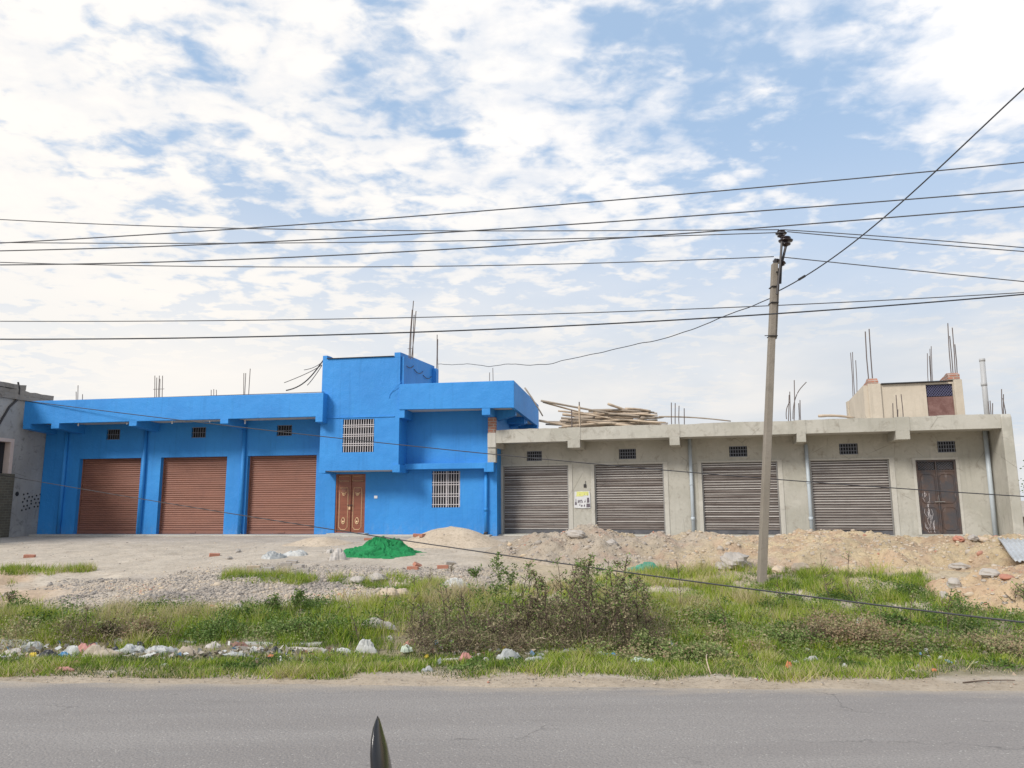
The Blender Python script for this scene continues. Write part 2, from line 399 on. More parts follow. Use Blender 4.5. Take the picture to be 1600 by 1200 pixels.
crv = t.n('ShaderNodeVectorMath', operation='ADD'); t.l(t.mapping(oc, (.35, .9, 1)), crv.inputs[0]); nn_ = t.n('ShaderNodeTexNoise'); nn_.inputs['Scale'].default_value = 2.5; nn_.inputs['Detail'].default_value = 5; t.l(oc, nn_.inputs['Vector'])
t.l(t.mapping(nn_.outputs['Color'], (.55, .55, .55)), crv.inputs[1])
ck = t.m('MULTIPLY', t.map(t.vor(crv.outputs[0], .9, 'DISTANCE_TO_EDGE'), .0, .010, 1, 0), t.map(t.noise(oc, .8, 3), .50, .6))
c = t.mix(t.m('MULTIPLY', ck, .55), c, (.085, .078, .074)); t.l(c, b.inputs['Base Color'])
bump_in(t, b, t.m('ADD', t.noise(oc, 70, 3, .7), t.m('MULTIPLY', t.vor(oc, 42), .8)), .5, .010); M['asphalt'] = m
# soil (point colour 'tone' = which soil lies there)
def soil(name, mul=1.0, bumps=1.0, tone=True, col=None):
    m, t, b = mat(name, .95); oc = objc(t)
    if tone:
        at_ = t.n('ShaderNodeAttribute', attribute_name='tone'); base = at_.outputs['Color']
    else:
        base = t.mix(t.map(t.noise(oc, 1.1, 5), .35, .65), col, tuple(x*1.12 for x in col))
    c = t.mix(t.map(t.noise(oc, 2.6, 6, .7), .40, .72, 0, .5), base, t.mix(1.0, base, (.68, .64, .60, 1), 'MULTIPLY'))
    c = t.mix(t.map(t.noise(oc, 15, 6, .72), .47, .68, 0, .75), c, t.mix(1.0, base, (.55, .52, .48, 1), 'MULTIPLY'))
    c = t.mix(t.map(t.noise(oc, 38, 4, .6), .60, .78, 0, .5), c, (.55, .50, .44, 1))
    t.l(c, b.inputs['Base Color'])
    bump_in(t, b, t.m('ADD', t.noise(oc, 9, 6, .7), t.m('MULTIPLY', t.noise(oc, 45, 4), .35)), .6*bumps, .03); return m
M['soil'] = soil('soil')
M['heap_sand'] = soil('heap_sand', 1, .8, False, (.50, .41, .31))
M['heap_soil'] = soil('heap_soil', 1, 2.2)
# vegetation / loose things coloured by the 'tone' attribute
def toned(name, stops, rough=.8, trans=0.0):
    m, t, b = mat(name, rough)
    a = t.n('ShaderNodeAttribute', attribute_name='tone'); cr = t.n('ShaderNodeValToRGB'); t.l(a.outputs['Fac'], cr.inputs[0])
    el = cr.color_ramp.elements
    el[0].position, el[0].color = stops[0][0], (*stops[0][1], 1); el[1].position, el[1].color = stops[-1][0], (*stops[-1][1], 1)
    for p, c in stops[1:-1]: e = el.new(p); e.color = (*c, 1)
    t.l(cr.outputs[0], b.inputs['Base Color'])
    if trans:
        tr = t.n('ShaderNodeBsdfTranslucent'); t.l(cr.outputs[0], tr.inputs['Color']); mx = t.n('ShaderNodeMixShader'); mx.inputs[0].default_value = trans
        out = m.node_tree.nodes['Material Output']; t.l(b.outputs[0], mx.inputs[1]); t.l(tr.outputs[0], mx.inputs[2]); t.l(mx.outputs[0], out.inputs['Surface'])
    return m
M['grass'] = toned('grass', [(0, (.045, .08, .012)), (.3, (.115, .19, .018)), (.55, (.235, .34, .022)), (.75, (.37, .43, .045)), (.84, (.45, .42, .16)), (1, (.52, .43, .27))], .7, .3)
M['leafy'] = toned('weed_leaves', [(0, (.04, .08, .015)), (.35, (.105, .19, .03)), (.6, (.26, .32, .11)), (.8, (.40, .33, .19)), (1, (.33, .21, .14))], .7, .25)
M['dry'] = toned('dry_weed', [(0, (.09, .062, .042)), (.25, (.15, .112, .075)), (.5, (.26, .21, .13)), (.7, (.37, .32, .19)), (.82, (.23, .27, .09)), (1, (.16, .26, .06))], .85, .15)
M['stone'] = toned('stones', [(0, (.20, .175, .155)), (.4, (.34, .30, .26)), (.7, (.46, .39, .315)), (.93, (.54, .43, .29)), (1, (.42, .21, .15))], .9)
M['twig'] = plain('twig', (.10, .07, .052), .9, 0, .4)
M['twig_green'] = plain('green_stem', (.17, .20, .07), .8, 0, .3)

print('materials done')
# ================================================================ GROUND
def axis(lo, hi, f0, f1, step, grow=1.25):
    a = list(np.arange(f0, f1+1e-6, step)); s = step
    while a[-1] < hi: s *= grow; a.append(a[-1]+s)
    s = step
    while a[0] > lo: s *= grow; a.insert(0, a[0]-s)
    return np.array(a)
def mixc(a, b, k): return a*(1-k[..., None])+np.array(b)*k[..., None]
def soil_tone(X, Y):
    s = sline(X, Y); n = fbm(X*.7+4, Y*.9, 4); n2 = fbm(X*2.6, Y*2.6+3, 4)
    c = np.zeros(X.shape+(3,))+np.array((.50, .43, .345))                     # pale dusty yard
    c = mixc(c, (.50, .37, .255), np.clip((14.2-s+n*3)/1.2, 0, 1)*np.clip((X+15)/-1+8, 0, 1))  # orange-tan nearer
    g = np.clip(1.25-np.sqrt(((X+3.9)/3.6)**2+((Y-13.6)/1.9)**2)+n*.9, 0, 1)
    c = mixc(c, (.39, .34, .29), np.clip(g*1.3, 0, .85))                     # grey gravel patch
    c = mixc(c, (.43, .35, .24), np.clip((X+.8+n)/1.5, 0, 1)*np.clip((s-12.5)/1.5, 0, 1))
    green = np.clip((12.4-s+n*1.4)/.8, 0, 1)*np.clip((s-7.75)/.25, 0, 1)
    c = mixc(c, (.20, .17, .09), green*.85)
    c = mixc(c, (.41, .335, .25), np.clip((7.90-s+n2*.45)/.2, 0, 1))
    c = mixc(c, (.45, .40, .345), np.clip((s-19.5)/2, 0, 1)*.8)
    return c*(1+.22*n2[..., None])
xs = axis(-500, 500, -16, 14, .085); ys = axis(-120, 900, 7.0, 24, .07)
X, Y = np.meshgrid(xs, ys, indexing='ij'); Z = ground(X, Y)
nx, ny = X.shape
idx = np.arange(nx*ny).reshape(nx, ny)
Fq = np.stack([idx[:-1, :-1], idx[1:, :-1], idx[1:, 1:], idx[:-1, 1:]], -1).reshape(-1, 4)
g = npmesh('ground', np.stack([X, Y, Z], -1).reshape(-1, 3), Fq, M['soil'], None, True, soil_tone(X, Y).reshape(-1, 3)); tag(g, kind='structure')
# road: one sheet, its far edge ragged where sand covers it
rx = axis(-500, 500, -16, 14, .12); far = 7.5-.058*rx+.10*fbm(rx*.9, rx*0+2, 4)+.05*fbm(rx*5, rx*0+7, 3)
V = []; rows = [0, .5, .94, 1.0]; near = -1.2-.058*rx
for k in rows: V.append(np.stack([rx, near+(far-near)*k, np.full_like(rx, .0 if k < .99 else -.012)], -1))
V = np.stack(V, 1); idx = np.arange(len(rx)*4).reshape(len(rx), 4)
Fq = np.stack([idx[:-1, :-1], idx[1:, :-1], idx[1:, 1:], idx[:-1, 1:]], -1).reshape(-1, 4)
tag(npmesh('road', V.reshape(-1, 3), Fq, M['asphalt']), kind='structure')

def heap(key, name, label, cat, m, tone=None, step=.05, group=None):
    hs = HEAPS[key]
    x0 = min(h[0]-h[2]*1.3 for h in hs); x1 = max(h[0]+h[2]*1.3 for h in hs); y0 = min(h[1]-h[3]*1.35 for h in hs); y1 = max(h[1]+h[3]*1.35 for h in hs)
    X, Y = np.meshgrid(np.arange(x0, x1, step), np.arange(y0, y1, step), indexing='ij')
    b = bump(key, X, Y); Z = ground(X, Y)+np.where(b > 0, b+.005, -.05)
    nx, ny = X.shape; idx = np.arange(nx*ny).reshape(nx, ny)
    Fq = np.stack([idx[:-1, :-1], idx[1:, :-1], idx[1:, 1:], idx[:-1, 1:]], -1)
    keep = (b > 0); kf = keep[:-1, :-1] | keep[1:, :-1] | keep[1:, 1:] | keep[:-1, 1:]
    Fq = Fq[kf]; used = np.unique(Fq); remap = np.zeros(nx*ny, int); remap[used] = np.arange(len(used))
    P = np.stack([X, Y, Z], -1).reshape(-1, 3)[used]
    o = npmesh(name, P, remap[Fq], m, None, True, None if tone is None else tone(P[:, 0], P[:, 1]))
    return tag(o, label, cat, group)
def soil_heap_tone(x, y):
    n = fbm(x*.8, y*.9, 4); n2 = fbm(x*3, y*3, 3)
    c = np.zeros(x.shape+(3,))+np.array((.53, .415, .26)); k = np.clip((4.9-x+n*5)/3.5, 0, 1)
    c = mixc(c, (.40, .335, .26), k); c = mixc(c, (.40, .25, .18), np.clip(n2*1.6, 0, .45)); return c*(1+.2*n[..., None])
heap('sand', 'sand_heap', 'pale pointed sand heap against the blue wall behind the green net', 'sand heap', M['heap_sand'])
heap('sand_small', 'sand_heap', 'low small grey sand heap in front of the brown panelled door', 'sand heap', M['heap_sand'])
heap('soil', 'soil_heap', 'long ridge of lumpy tan and grey soil along the front of the grey shops', 'soil heap', M['heap_soil'], soil_heap_tone)
heap('rubble', 'soil_heap', 'near rounded heap of pinkish soil and clods at the right edge of the grass', 'soil heap', M['heap_soil'],
     lambda x, y: soil_heap_tone(x, y)*np.array((.98, .92, .92)))

# ================================================================ BUILDING FRAMES
class Fr:
    def __init__(s, D, yaw):
        s.P = np.array([0, D, 0.]); s.yaw = yaw
        s.U = np.array([math.cos(yaw), math.sin(yaw), 0]); s.N = np.array([math.sin(yaw), -math.cos(yaw), 0])
    def uz(s, x, y, v=0):
        d = ray(x, y); t = ((s.P-CAMP)@s.N+v)/(d@s.N); r = CAMP+d*t-s.P; return float(r@s.U), float(r[2]+s.P[2])
    def world(s, u, y, z): return s.P+s.U*u-s.N*y+np.array([0, 0, z])
FB = Fr(23.3, R(-9.38)); FG = Fr(24.0, R(-14.85))

def shutter(parent, u0, u1, z0, z1, y, m, n, pitch_style, name='roller_shutter', label=None):
    p = (z1-z0-.12)/n; prof = []
    for i in range(n):
        z = z1-i*p
        if pitch_style == 'brown': prof += [(y, z), (y-.016, z-p*.25), (y-.020, z-p*.55), (y-.012, z-p*.84), (y+.010, z-p*.90)]
        else: prof += [(y+.006, z), (y+.003, z-p*.42), (y-.020, z-p*.62), (y-.024, z-p*.74), (y-.004, z-p*.86), (y+.016, z-p*.94)]
    prof += [(y, z0+.12)]
    V = [(u0, a, b) for a, b in prof]+[(u1, a, b) for a, b in prof]; k = len(prof)
    mb = MB().add(V, [(i+1, i+1+k, i+k, i) for i in range(k-1)])
    o = mb.build(name, m, parent)
    if label: o['label'] = label
    MB().box(u0, u1, y-.03, y+.02, z0, z0+.118).box((u0+u1)/2-.12, (u0+u1)/2+.12, y-.045, y-.031, z0+.03, z0+.075).build('bottom_rail', M['shut_brown'] if pitch_style == 'brown' else M['shut_black'], o)
    g = MB()
    for x in (u0, u1-.035): g.box(x, x+.035, y-.05, y-.028, z0, z1)
    g.box(u0, u1, y-.05, y-.026, z1-.01, z1+.02)
    g.build('guide_rail', M['shut_brown'] if pitch_style == 'brown' else M['steel_grey'], o)
    if pitch_style != 'brown':
        e = MB(); rr = random.Random(int(u0*50)+7)
        for i in range(n):
            q = rr.random()
            if q < .78: e.box(u0+.036, u1-.036, y-.0275, y-.0225, z1-i*p-p*.74, z1-i*p-p*(.74-.10-.17*rr.random()))
        e.build('slat_glint', M['shut_glint'], o)  # painted highlights: pale strips along the ridge of most slats
    return o
def vent(parent, u0, u1, z0, z1, barm, nv=6, nh=1):
    pn = MB().box(u0+.002, u1-.002, .10, .12, z0+.002, z1-.002).build('vent_window', M['dark'], parent)
    g = MB()
    for i in range(nv): x = u0+(u1-u0)*(i+.5)/nv; g.box(x-.009, x+.009, .03, .048, z0, z1)
    for i in range(nh): z = z0+(z1-z0)*(i+1)/(nh+1); g.box(u0, u1, .015, .029, z-.01, z+.01)
    g.box(u0, u1, .012, .03, z0, z0+.02).box(u0, u1, .012, .03, z1-.02, z1)
    g.build('grille', barm, pn)
def grille_window(parent, u0, u1, z0, z1, y, nv, hz_, frame=True):
    pn = MB().box(u0+.002, u1-.002, y+.13, y+.15, z0+.002, z1-.002).build('window', M['dark'], parent)
    if frame:
        f = MB(); c = (u0+u1)/2
        for x in (u0+.005, c-.02, u1-.045): f.box(x, x+.04, y+.095, y+.125, z0+.005, z1-.005)
        f.build('frame', M['white_bar'], pn)
    g = MB()
    for i in range(nv): x = u0+(u1-u0)*(i+.5)/nv; g.box(x-.0085, x+.0085, y+.012, y+.03, z0, z1)
    for h in hz_: z = z0+(z1-z0)*h; g.box(u0, u1, y-.004, y+.010, z-.009, z+.009)
    g.build('grille', M['white_bar'], pn)
def rebars(parent, fr, v, specs, zb, r=.012, tie=None, name='rebar_bundle'):
    """specs: (px_bottom, px_top, py_top)"""
    mb = MB(); rr = random.Random(int(specs[0][0]*7)); T = []
    for i, (xb, xt, yt) in enumerate(specs):
        vv = v-.22*(i % 2)
        ut, zt = fr.uz(xt, yt, vv); z = zb; ub = fr.uz(xb, topx(fr.world(ut, -vv, zb))[1], vv)[0]
        mid = ((ub+ut)/2+rr.uniform(-.02, .02), -vv, (z+zt)/2)
        mb.tube([(ub, -vv, z-.05), mid, (ut, -vv, zt)], r, 5); T.append((ub, -vv))
    if tie:
        for h in tie:
            a, b = min(q[0] for q in T), max(q[0] for q in T); mb.tube([(a-.02, -v-.01, zb+h), (b+.02, -v-.01, zb+h)], .008, 4)
    return mb.build(name, M['rebar'], parent)

# ================================================================ BLUE BUILDING
BB = empty('shop_building', (0, 23.3, 0), R(-9.38), 'bright blue building with three brown roller shutters, a panelled door and a square stair tower', 'building')
def bb(name, mb, m='blue', bevel=0, parent=None, smooth=False): return mb.build(name, M[m], parent or BB, smooth, bevel)
SH = [(-15.32, -12.95), (-12.20, -9.75), (-9.0, -6.55)]
VB = [(-14.36, -13.84), (-11.12, -10.59), (-8.0, -7.46)]
holes = [(a, b, .73, 3.31) for a, b in SH]+[(a, b, 3.96, 4.32) for a, b in VB]
holesR = [(-5.86, -4.84, .78, 2.665)]
mb = wall(-16.75, -6.3, .5, 4.5, 0, .25, holes)
bb('wall', mb)
mb = wall(-6.3, -3.5, .5, 4.5, 0, .25, holesR); wall(-3.5, -.5, .5, 4.64, 0, .25, [(-2.61, -1.69, 1.57, 2.72)], mb)
bb('wall', mb)
mb = MB().box(-16.75, -16.55, .25, 6, .5, 4.5).box(-.75, -.5, .25, 6, .5, 4.64).box(-16.55, -.75, 5.8, 6, .5, 4.5)
mb.box(-.5, .2, 4.55, 5.0, 3.9, 4.64).box(-.5, .1, 2.0, 2.2, 4.4, 4.64)
bb('side_wall', mb)
for a, b in SH: shutter(BB, a+.003, b-.003, .738, 3.308, .2, M['shut_brown'], 34, 'brown')
for a, b in VB: vent(BB, a, b, 3.96, 4.32, M['grey_bar'], 6, 1)
# pipes in blue paint
for u, z0, z1, k in ((-15.88, .7, 4.5, .07), (-12.81, .7, 4.3, .07), (-9.14, .7, 4.3, .07)): bb('drain_pipe', MB().tube([(u, -.05, z0), (u+.01, -.05, (z0+z1)/2), (u, -.05, z1)], k, 10), smooth=True)
bb('drain_pipe', MB().tube([(-.84, -.06, .80), (-.84, -.06, 1.5), (-.84, -.06, 2.65)], .055, 10).tube([(-.84, -.06, 1.45), (-.84, -.06, 1.55)], .068, 10), smooth=True)
bb('pipe_shoe', MB().tube([(-.84, -.06, .80), (-.84, -.10, .74), (-.84, -.2, .735)], .06, 8), 'steel')
bb('roof_slab', MB().box(-16.6, -6.08, -1.1, 6, 4.5, 4.6).box(-6.08, -3.46, 0.25, 6, 4.5, 4.6), 'soffit')
bb('roof_slab', MB().box(-3.46, .13, -.8, 5.0, 4.64, 4.74), 'soffit')
bb('parapet', MB().prism([(-16.62, 4.43), (-5.86, 4.43), (-5.86, 5.19), (-16.62, 5.22)], 'y', -1.2, -1.08), bevel=.012)
bb('parapet', MB().box(-5.98, -5.86, -1.08, -.852, 4.43, 5.19).box(-6.2, -5.98, -1.08, -.86, 4.43, 4.50), bevel=.01)
bb('parapet_coping', MB().box(-16.6, -5.9, -1.10, -1.02, 5.226, 5.232), 'tar')
for u0, u1, zb in ((-16.60, -16.32, 4.25), (-15.52, -15.22, 4.24), (-12.62, -12.34, 4.26), (-9.36, -9.08, 4.26), (-6.10, -5.862, 4.24)):
    bb('corbel', MB().prism([(-1.203, zb+.02), (-1.203, 4.44 if u0 > -16 else 4.44), (-1.078, 4.44), (-1.078, 4.497), (-.003, 4.497), (-.003, zb-.06)], 'x', u0, u1), bevel=.008)
for u, v in ((-14.75, -.9), (-12.85, -1.0), (-9.85, -1.0), (-9.0, -.3), (-11.3, -.85)):
    b_ = bb('bulb_holder', MB().lathe([(.03, 0), (.035, -.03), (.02, -.06)], (u, v, 4.498), 10), 'white_pl')
    MB().lathe([(.018, 0), (.03, -.04), (.02, -.075), (.004, -.085)], (u, v, 4.44), 10).build('bulb', M['bulb'], b_, True)
# tower over the door
tw = wall(-6.08, -3.46, 2.74, 6.34, -.85, -.70, [(-5.32, -4.28, 3.31, 4.36)])
tw.box(-6.08, -5.93, -.70, 0, 2.74, 4.5).box(-3.61, -3.46, -.70, -.002, 2.74, 4.66).box(-5.93, -3.61, -.70, -.002, 2.76, 2.88)
bb('tower_front', tw, bevel=.006)
tw = MB().prism([(-.85, 6.341), (-.85, 6.46), (-.55, 6.48), (3.2, 6.42), (3.2, 4.6), (-.70, 4.6), (-.70, 6.341)], 'x', -6.08, -5.93)
tw.prism([(-.852, 6.30), (-.852, 6.47), (-.5, 6.50), (3.2, 6.76), (3.2, 4.75), (-.70, 4.75), (-.70, 6.30)], 'x', -3.66, -3.458)
tw.box(-5.93, -3.66, 3.05, 3.2, 4.6, 6.5).box(-3.457, -3.30, 2.88, 3.22, 4.75, 6.62).box(-3.457, -3.36, -.78, -.52, 5.45, 6.34)
bb('tower_side_wall', tw, bevel=.006)
bb('tower_roof_sheet', MB().prism([(-.90, 6.345), (-.90, 6.36), (3.0, 6.38), (3.0, 6.36)], 'x', -5.925, -3.67), 'tar')
bb('tower_soffit', MB().box(-5.88, -3.64, -.82, -.01, 2.728, 2.738), 'soffit')
bb('beam_end', MB().box(-6.08, -5.86, -.852, 0, 2.67, 2.739), bevel=.005); bb('beam_end', MB().box(-3.64, -3.40, -.90, -.02, 2.66, 2.90), bevel=.005)
grille_window(BB, -5.318, -4.282, 3.312, 4.358, -.85, 13, (.20, .26, .48, .54, .76, .82), False)
bb('window_hood', MB().box(-5.86, -3.62, -.875, -.851, 4.405, 4.43))
# right hand parapet, overhang and ledge
bb('parapet', MB().prism([(-3.46, 4.62), (.21, 4.58), (.21, 5.43), (-3.46, 5.43)], 'y', -.91, -.79)
   .box(.10, .21, -.79, 5.0, 4.58, 5.43).box(-3.3, .10, 4.9, 5.0, 4.74, 5.43), bevel=.01)
bb('corbel', MB().box(-.80, -.54, -.90, -.002, 4.38, 4.638), bevel=.008)
bb('corbel', MB().box(-3.455, -3.28, -.88, -.002, 4.36, 4.638), bevel=.008)
for y in (.0, 2.4, 4.5): bb('side_beam', MB().prism([(-.498, 4.30), (.098, 4.46), (.098, 4.638), (-.498, 4.638)], 'y', y+.02, y+.3), bevel=.006)
bb('ledge', MB().box(-3.455, -.54, -.35, -.002, 2.77, 2.95).box(-.84, -.535, -.37, -.004, 2.66, 2.955), bevel=.008)
o = bb('brick_pillar', MB().box(-.74, -.50, -.24, -.003, 3.75, 4.378), 'brick')
bb('plaster_pillar', MB().box(-.75, -.49, -.25, -.003, 2.957, 3.748), 'cement', bevel=.01)
grille_window(BB, -2.608, -1.692, 1.572, 2.718, 0, 11, (.08, .30, .37, .62, .69, .93), True)
bb('switch_plate', MB().box(-4.53, -4.42, -.018, -.001, 1.87, 1.96), 'white_pl', bevel=.004)
# panelled door
dr = empty('door'); dr.parent = BB
MB().box(-5.858, -5.80, .02, .10, .78, 2.66).box(-4.90, -4.842, .02, .10, .78, 2.66).box(-5.80, -4.90, .02, .10, 2.62, 2.66).box(-5.80, -4.90, .02, .1, .78, .80).box(-5.37, -5.33, .01, .09, .80, 2.62).build('door_frame', M['door_brown'], dr, bevel=.004)
for x0, x1 in ((-5.80, -5.37), (-5.33, -4.90)):
    lf = MB().box(x0, x1, .05, .08, .80, 2.38).box(x0, x1, .045, .085, 2.38, 2.42).box(x0, x1, .07, .09, 2.42, 2.62).build('door_leaf', M['door_brown'], dr)
    g = MB(); a, b_ = x0+.07, x1-.07; w_ = .017
    c1 = [(a+.06, .88), (b_-.06, .88), (b_-.05, .92), (b_, .95), (b_, 2.02), (b_-.02, 2.22), (a+.02, 2.22), (a, 2.02), (a, .95), (a+.05, .92)]
    g.tube([(p[0], .045, p[1]) for p in c1+c1[:1]], w_*.7, 4, False)
    g.tube([(p[0], .052, p[1]) for p in [(x0+.03, 2.44), (x1-.03, 2.44), (x1-.03, 2.60), (x0+.03, 2.60), (x0+.03, 2.44)]], .009, 4, False)
    cx = (x0+x1)/2
    for dz, rx_, rz_ in ((1.16, .055, .10),):
        g.tube([(cx+rx_*math.cos(q), .045, dz+rz_*math.sin(q)) for q in np.linspace(0, 6.283, 13)], .016, 5, False)
    g.lathe([(.02, 0), (.032, .01), (.012, .02)], (cx, .05, 1.13), 10, (0, -1, 0))
    for k in (-1, 0, 1): g.tube([(cx+k*.055, .045, 2.06), (cx+k*.04, .045, 2.0), (cx+k*.012, .045, 1.965)], .012, 5)
    g.tube([(cx-.09, .045, 2.08), (cx, .045, 2.03), (cx+.09, .045, 2.08)], .009, 4)
    g.build('gold_trim', M['gold'], lf)
    MB().prism([(cx-.11, 2.20), (cx+.11, 2.20), (cx+.06, 2.10), (cx, 2.07), (cx-.06, 2.10)], 'y', .038, .05).build('carved_panel', M['shut_brown'], lf)
hd = MB().tube([(-5.45, .0, 1.66), (-5.25, .0, 1.66)], .012, 6).tube([(-5.40, .05, 1.66), (-5.40, 0, 1.66)], .01, 5).tube([(-5.30, .05, 1.66), (-5.30, 0, 1.66)], .01, 5).build('latch', M['steel'], dr)
MB().box(-5.385, -5.325, -.03, -.01, 1.52, 1.60).tube([(-5.37, -.02, 1.60), (-5.37, -.02, 1.64), (-5.34, -.02, 1.64), (-5.34, -.02, 1.60)], .006, 5).build('padlock', M['gold'], dr)
bb('doorstep', MB().box(-6.0, -4.70, -.30, -.002, .70, .775), 'concrete', bevel=.01)
# rebar on the roofs
rebars(BB, FB, .8, [(119, 119, 612), (121.5, 122, 602), (128, 129, 616)], 4.6)
rebars(BB, FB, .8, [(241, 242, 587), (247, 249, 587), (253, 254, 587), (244, 245, 590), (249.5, 250, 592)], 4.6, tie=(.65, .95))
rebars(BB, FB, -1.5, [(330, 330, 609), (334, 334, 608), (338, 338, 609)], 4.6)
rebars(BB, FB, .8, [(379, 381, 583), (382.5, 384, 583), (388, 391, 576)], 4.6)
rebars(BB, FB, .72, [(639, 644, 484), (641, 646, 470), (643, 650, 486), (645, 647, 492)], 6.35, .016, tie=(.25,))
rebars(BB, FB, -3.05, [(682, 683, 523), (684.5, 684, 530)], 6.5, .016)
rebars(BB, FB, -2.0, [(765, 765, 582), (771, 770, 575)], 4.74)
# loose bundled wires off the tower corner
def curve(pts, n=16):
    P = np.array(pts, float); t = np.linspace(0, 1, len(P)); tt = np.linspace(0, 1, n)
    k = min(3, len(P)-1); return np.stack([np.polyval(np.polyfit(t, P[:, i], k), tt) for i in range(3)], -1)
for pts, r_ in (([(505, 563), (490, 583), (472, 600), (447, 610)], .022), ([(503, 571), (490, 590), (480, 602)], .013), ([(503, 570), (480, 583), (444, 598)], .012), ([(503, 566), (490, 574), (475, 578)], .011)):
    q = [(FB.uz(x, y, .3)[0], -.3, FB.uz(x, y, .3)[1]) for x, y in pts]
    bb('stay_wire', MB().tube(curve(q), r_, 5), 'steel')
for k in range(3):
    q = [(-3.45, -.5+k*1.1, 6.2-.02*k), (-3.40, -.1+k*1.1, 6.1), (-3.43, .5+k*1.1, 6.28)]
    bb('hanging_wire', MB().tube(curve(q, 8), .012, 5), 'steel')
bb('wall_cable', MB().tube(curve([(-3.36, -.92, 5.55), (-3.55, -.90, 5.35), (-3.72, -.87, 5.2), (-3.8, -.86, 5.0)], 8), .008, 5))

# ================================================================ GREY BUILDING
GB = empty('shop_building', (0, 24.0, 0), R(-14.85), 'unpainted grey cement building with four galvanised roller shutters and a rusty double door', 'building')
def gb(name, mb, m='cement', bevel=0, smooth=False, parent=None): return mb.build(name, M[m], parent or GB, smooth, bevel)
GS = [(-.32, 1.83), (2.66, 4.80), (5.93, 8.12), (9.02, 11.14)]
VG = [(.48, .98), (3.45, 3.98), (6.77, 7.29), (9.85, 10.35), (12.42, 12.88)]
holes = [(a, b, .735, 2.87) for a, b in GS]+[(a, b, 3.03, 3.35) for a, b in VG]+[(11.82, 12.84, .77, 2.83)]
gb('wall', wall(-.66, 13.72, .5, 3.60, 0, .25, holes))
gb('side_wall', MB().box(-.66, -.45, .25, 6, .5, 3.6).box(13.5, 13.72, .25, 6, .5, 3.6).box(-.45, 13.5, 5.8, 6, .5, 3.6))
gb('roof_slab', MB().box(-.25, 13.719, -.9, 6, 3.60, 3.72), 'concrete')
# fascia with a slightly uneven top edge
mb = MB(); us = np.linspace(-.26, 13.718, 90); rr = random.Random(3)
zt = [3.965+.012*math.sin(u*2.1)+rr.uniform(-.006, .006) for u in us]
V = []
for u, z in zip(us, zt): V += [(u, -1.02, 3.555 if u < 2 else 3.585), (u, -1.02, z), (u, -.90, z+.004), (u, -.90, 3.60)]
mb.add(V, [(4*i+k, 4*i+4+k, 4*i+4+(k+1) % 4, 4*i+(k+1) % 4) for i in range(len(us)-1) for k in range(4)]+[(0, 1, 2, 3), (4*len(us)-1, 4*len(us)-2, 4*len(us)-3, 4*len(us)-4)])
gb('fascia', mb, 'cement')
for u0, u1 in ((2.02, 2.40), (5.07, 5.36), (8.60, 8.84), (11.15, 11.50)):
    gb('corbel', MB().box(u0, u1, -1.035, -.003, 3.35, 3.598).box(u0-.02, u1+.02, -1.032, -1.0205, 3.598, 3.97), 'cement', bevel=.012)
gb('corbel', MB().box(-.54, -.262, -1.03, -.003, 3.42, 3.88), 'cement_light', bevel=.02)
gb('wing_wall', MB().prism([(-1.05, .5), (.3, .5), (.3, 3.72), (-.9, 3.72), (-.9, 3.97), (-1.0, 3.96), (-1.05, 3.88)], 'x', 13.72, 13.97), 'cement', bevel=.02)
mb = MB()   # raised plaster margins round each opening
for (a, b, z0, z1) in [(a, b, .735, 2.87) for a, b in GS]:
    mb.box(a-.11, a-.001, -.018, -.001, .72, z1).box(b+.001, b+.13, -.018, -.001, .72, z1).box(a-.11, b+.13, -.018, -.001, z1+.001, z1+.05)
mb.box(11.74, 11.819, -.014, -.001, .75, 2.83).box(12.841, 12.91, -.014, -.001, .75, 2.83).box(11.74, 12.91, -.014, -.001, 2.831, 2.89)
gb('opening_margin', mb, 'cement_light')
for i, (a, b) in enumerate(GS): shutter(GB, a+.003, b-.003, .738, 2.867, .09, M['shut_grey'], 27, 'grey')
for a, b in VG: vent(GB, a, b, 3.03, 3.35, M['grey_bar'], 7, 2)
for u, z1 in ((5.62, 3.6), (8.94, 3.34)):
    gb('drain_pipe', MB().tube([(u, -.06, .70), (u+.005, -.06, 2), (u, -.06, z1)], .052, 12).tube([(u, -.06, 1.15), (u, -.06, 1.25)], .063, 12).tube([(u, -.06, 2.2), (u, -.06, 2.24)], .06, 12), 'pvc', smooth=True)
gb('drain_pipe', MB().tube([(13.60, -.09, .70), (13.61, -.09, 2), (13.62, -.09, 3.6)], .06, 12), 'pvc', smooth=True)
u, z = FG.uz(1534.5, 562, -.2)
gb('vent_pipe', MB().tube([(u-.03, .2, 3.7), (u-.02, .2, 4.6), (u, .2, z)], .07, 12).tube([(u-.02, .2, 4.9), (u-.02, .2, 5.0)], .08, 12).tube([(u, .2, z-.05), (u, .2, z+.03)], .078, 12), 'pvc_white', smooth=True)
for u, z in ((-.48, 1.75), (2.36, 2.22)):
    gb('conduit_box', MB().box(u-.04, u+.04, -.03, -.001, z-.05, z+.05).tube([(u, -.02, z), (u+.02, -.02, z+.15)], .008, 5), 'steel', bevel=.006)
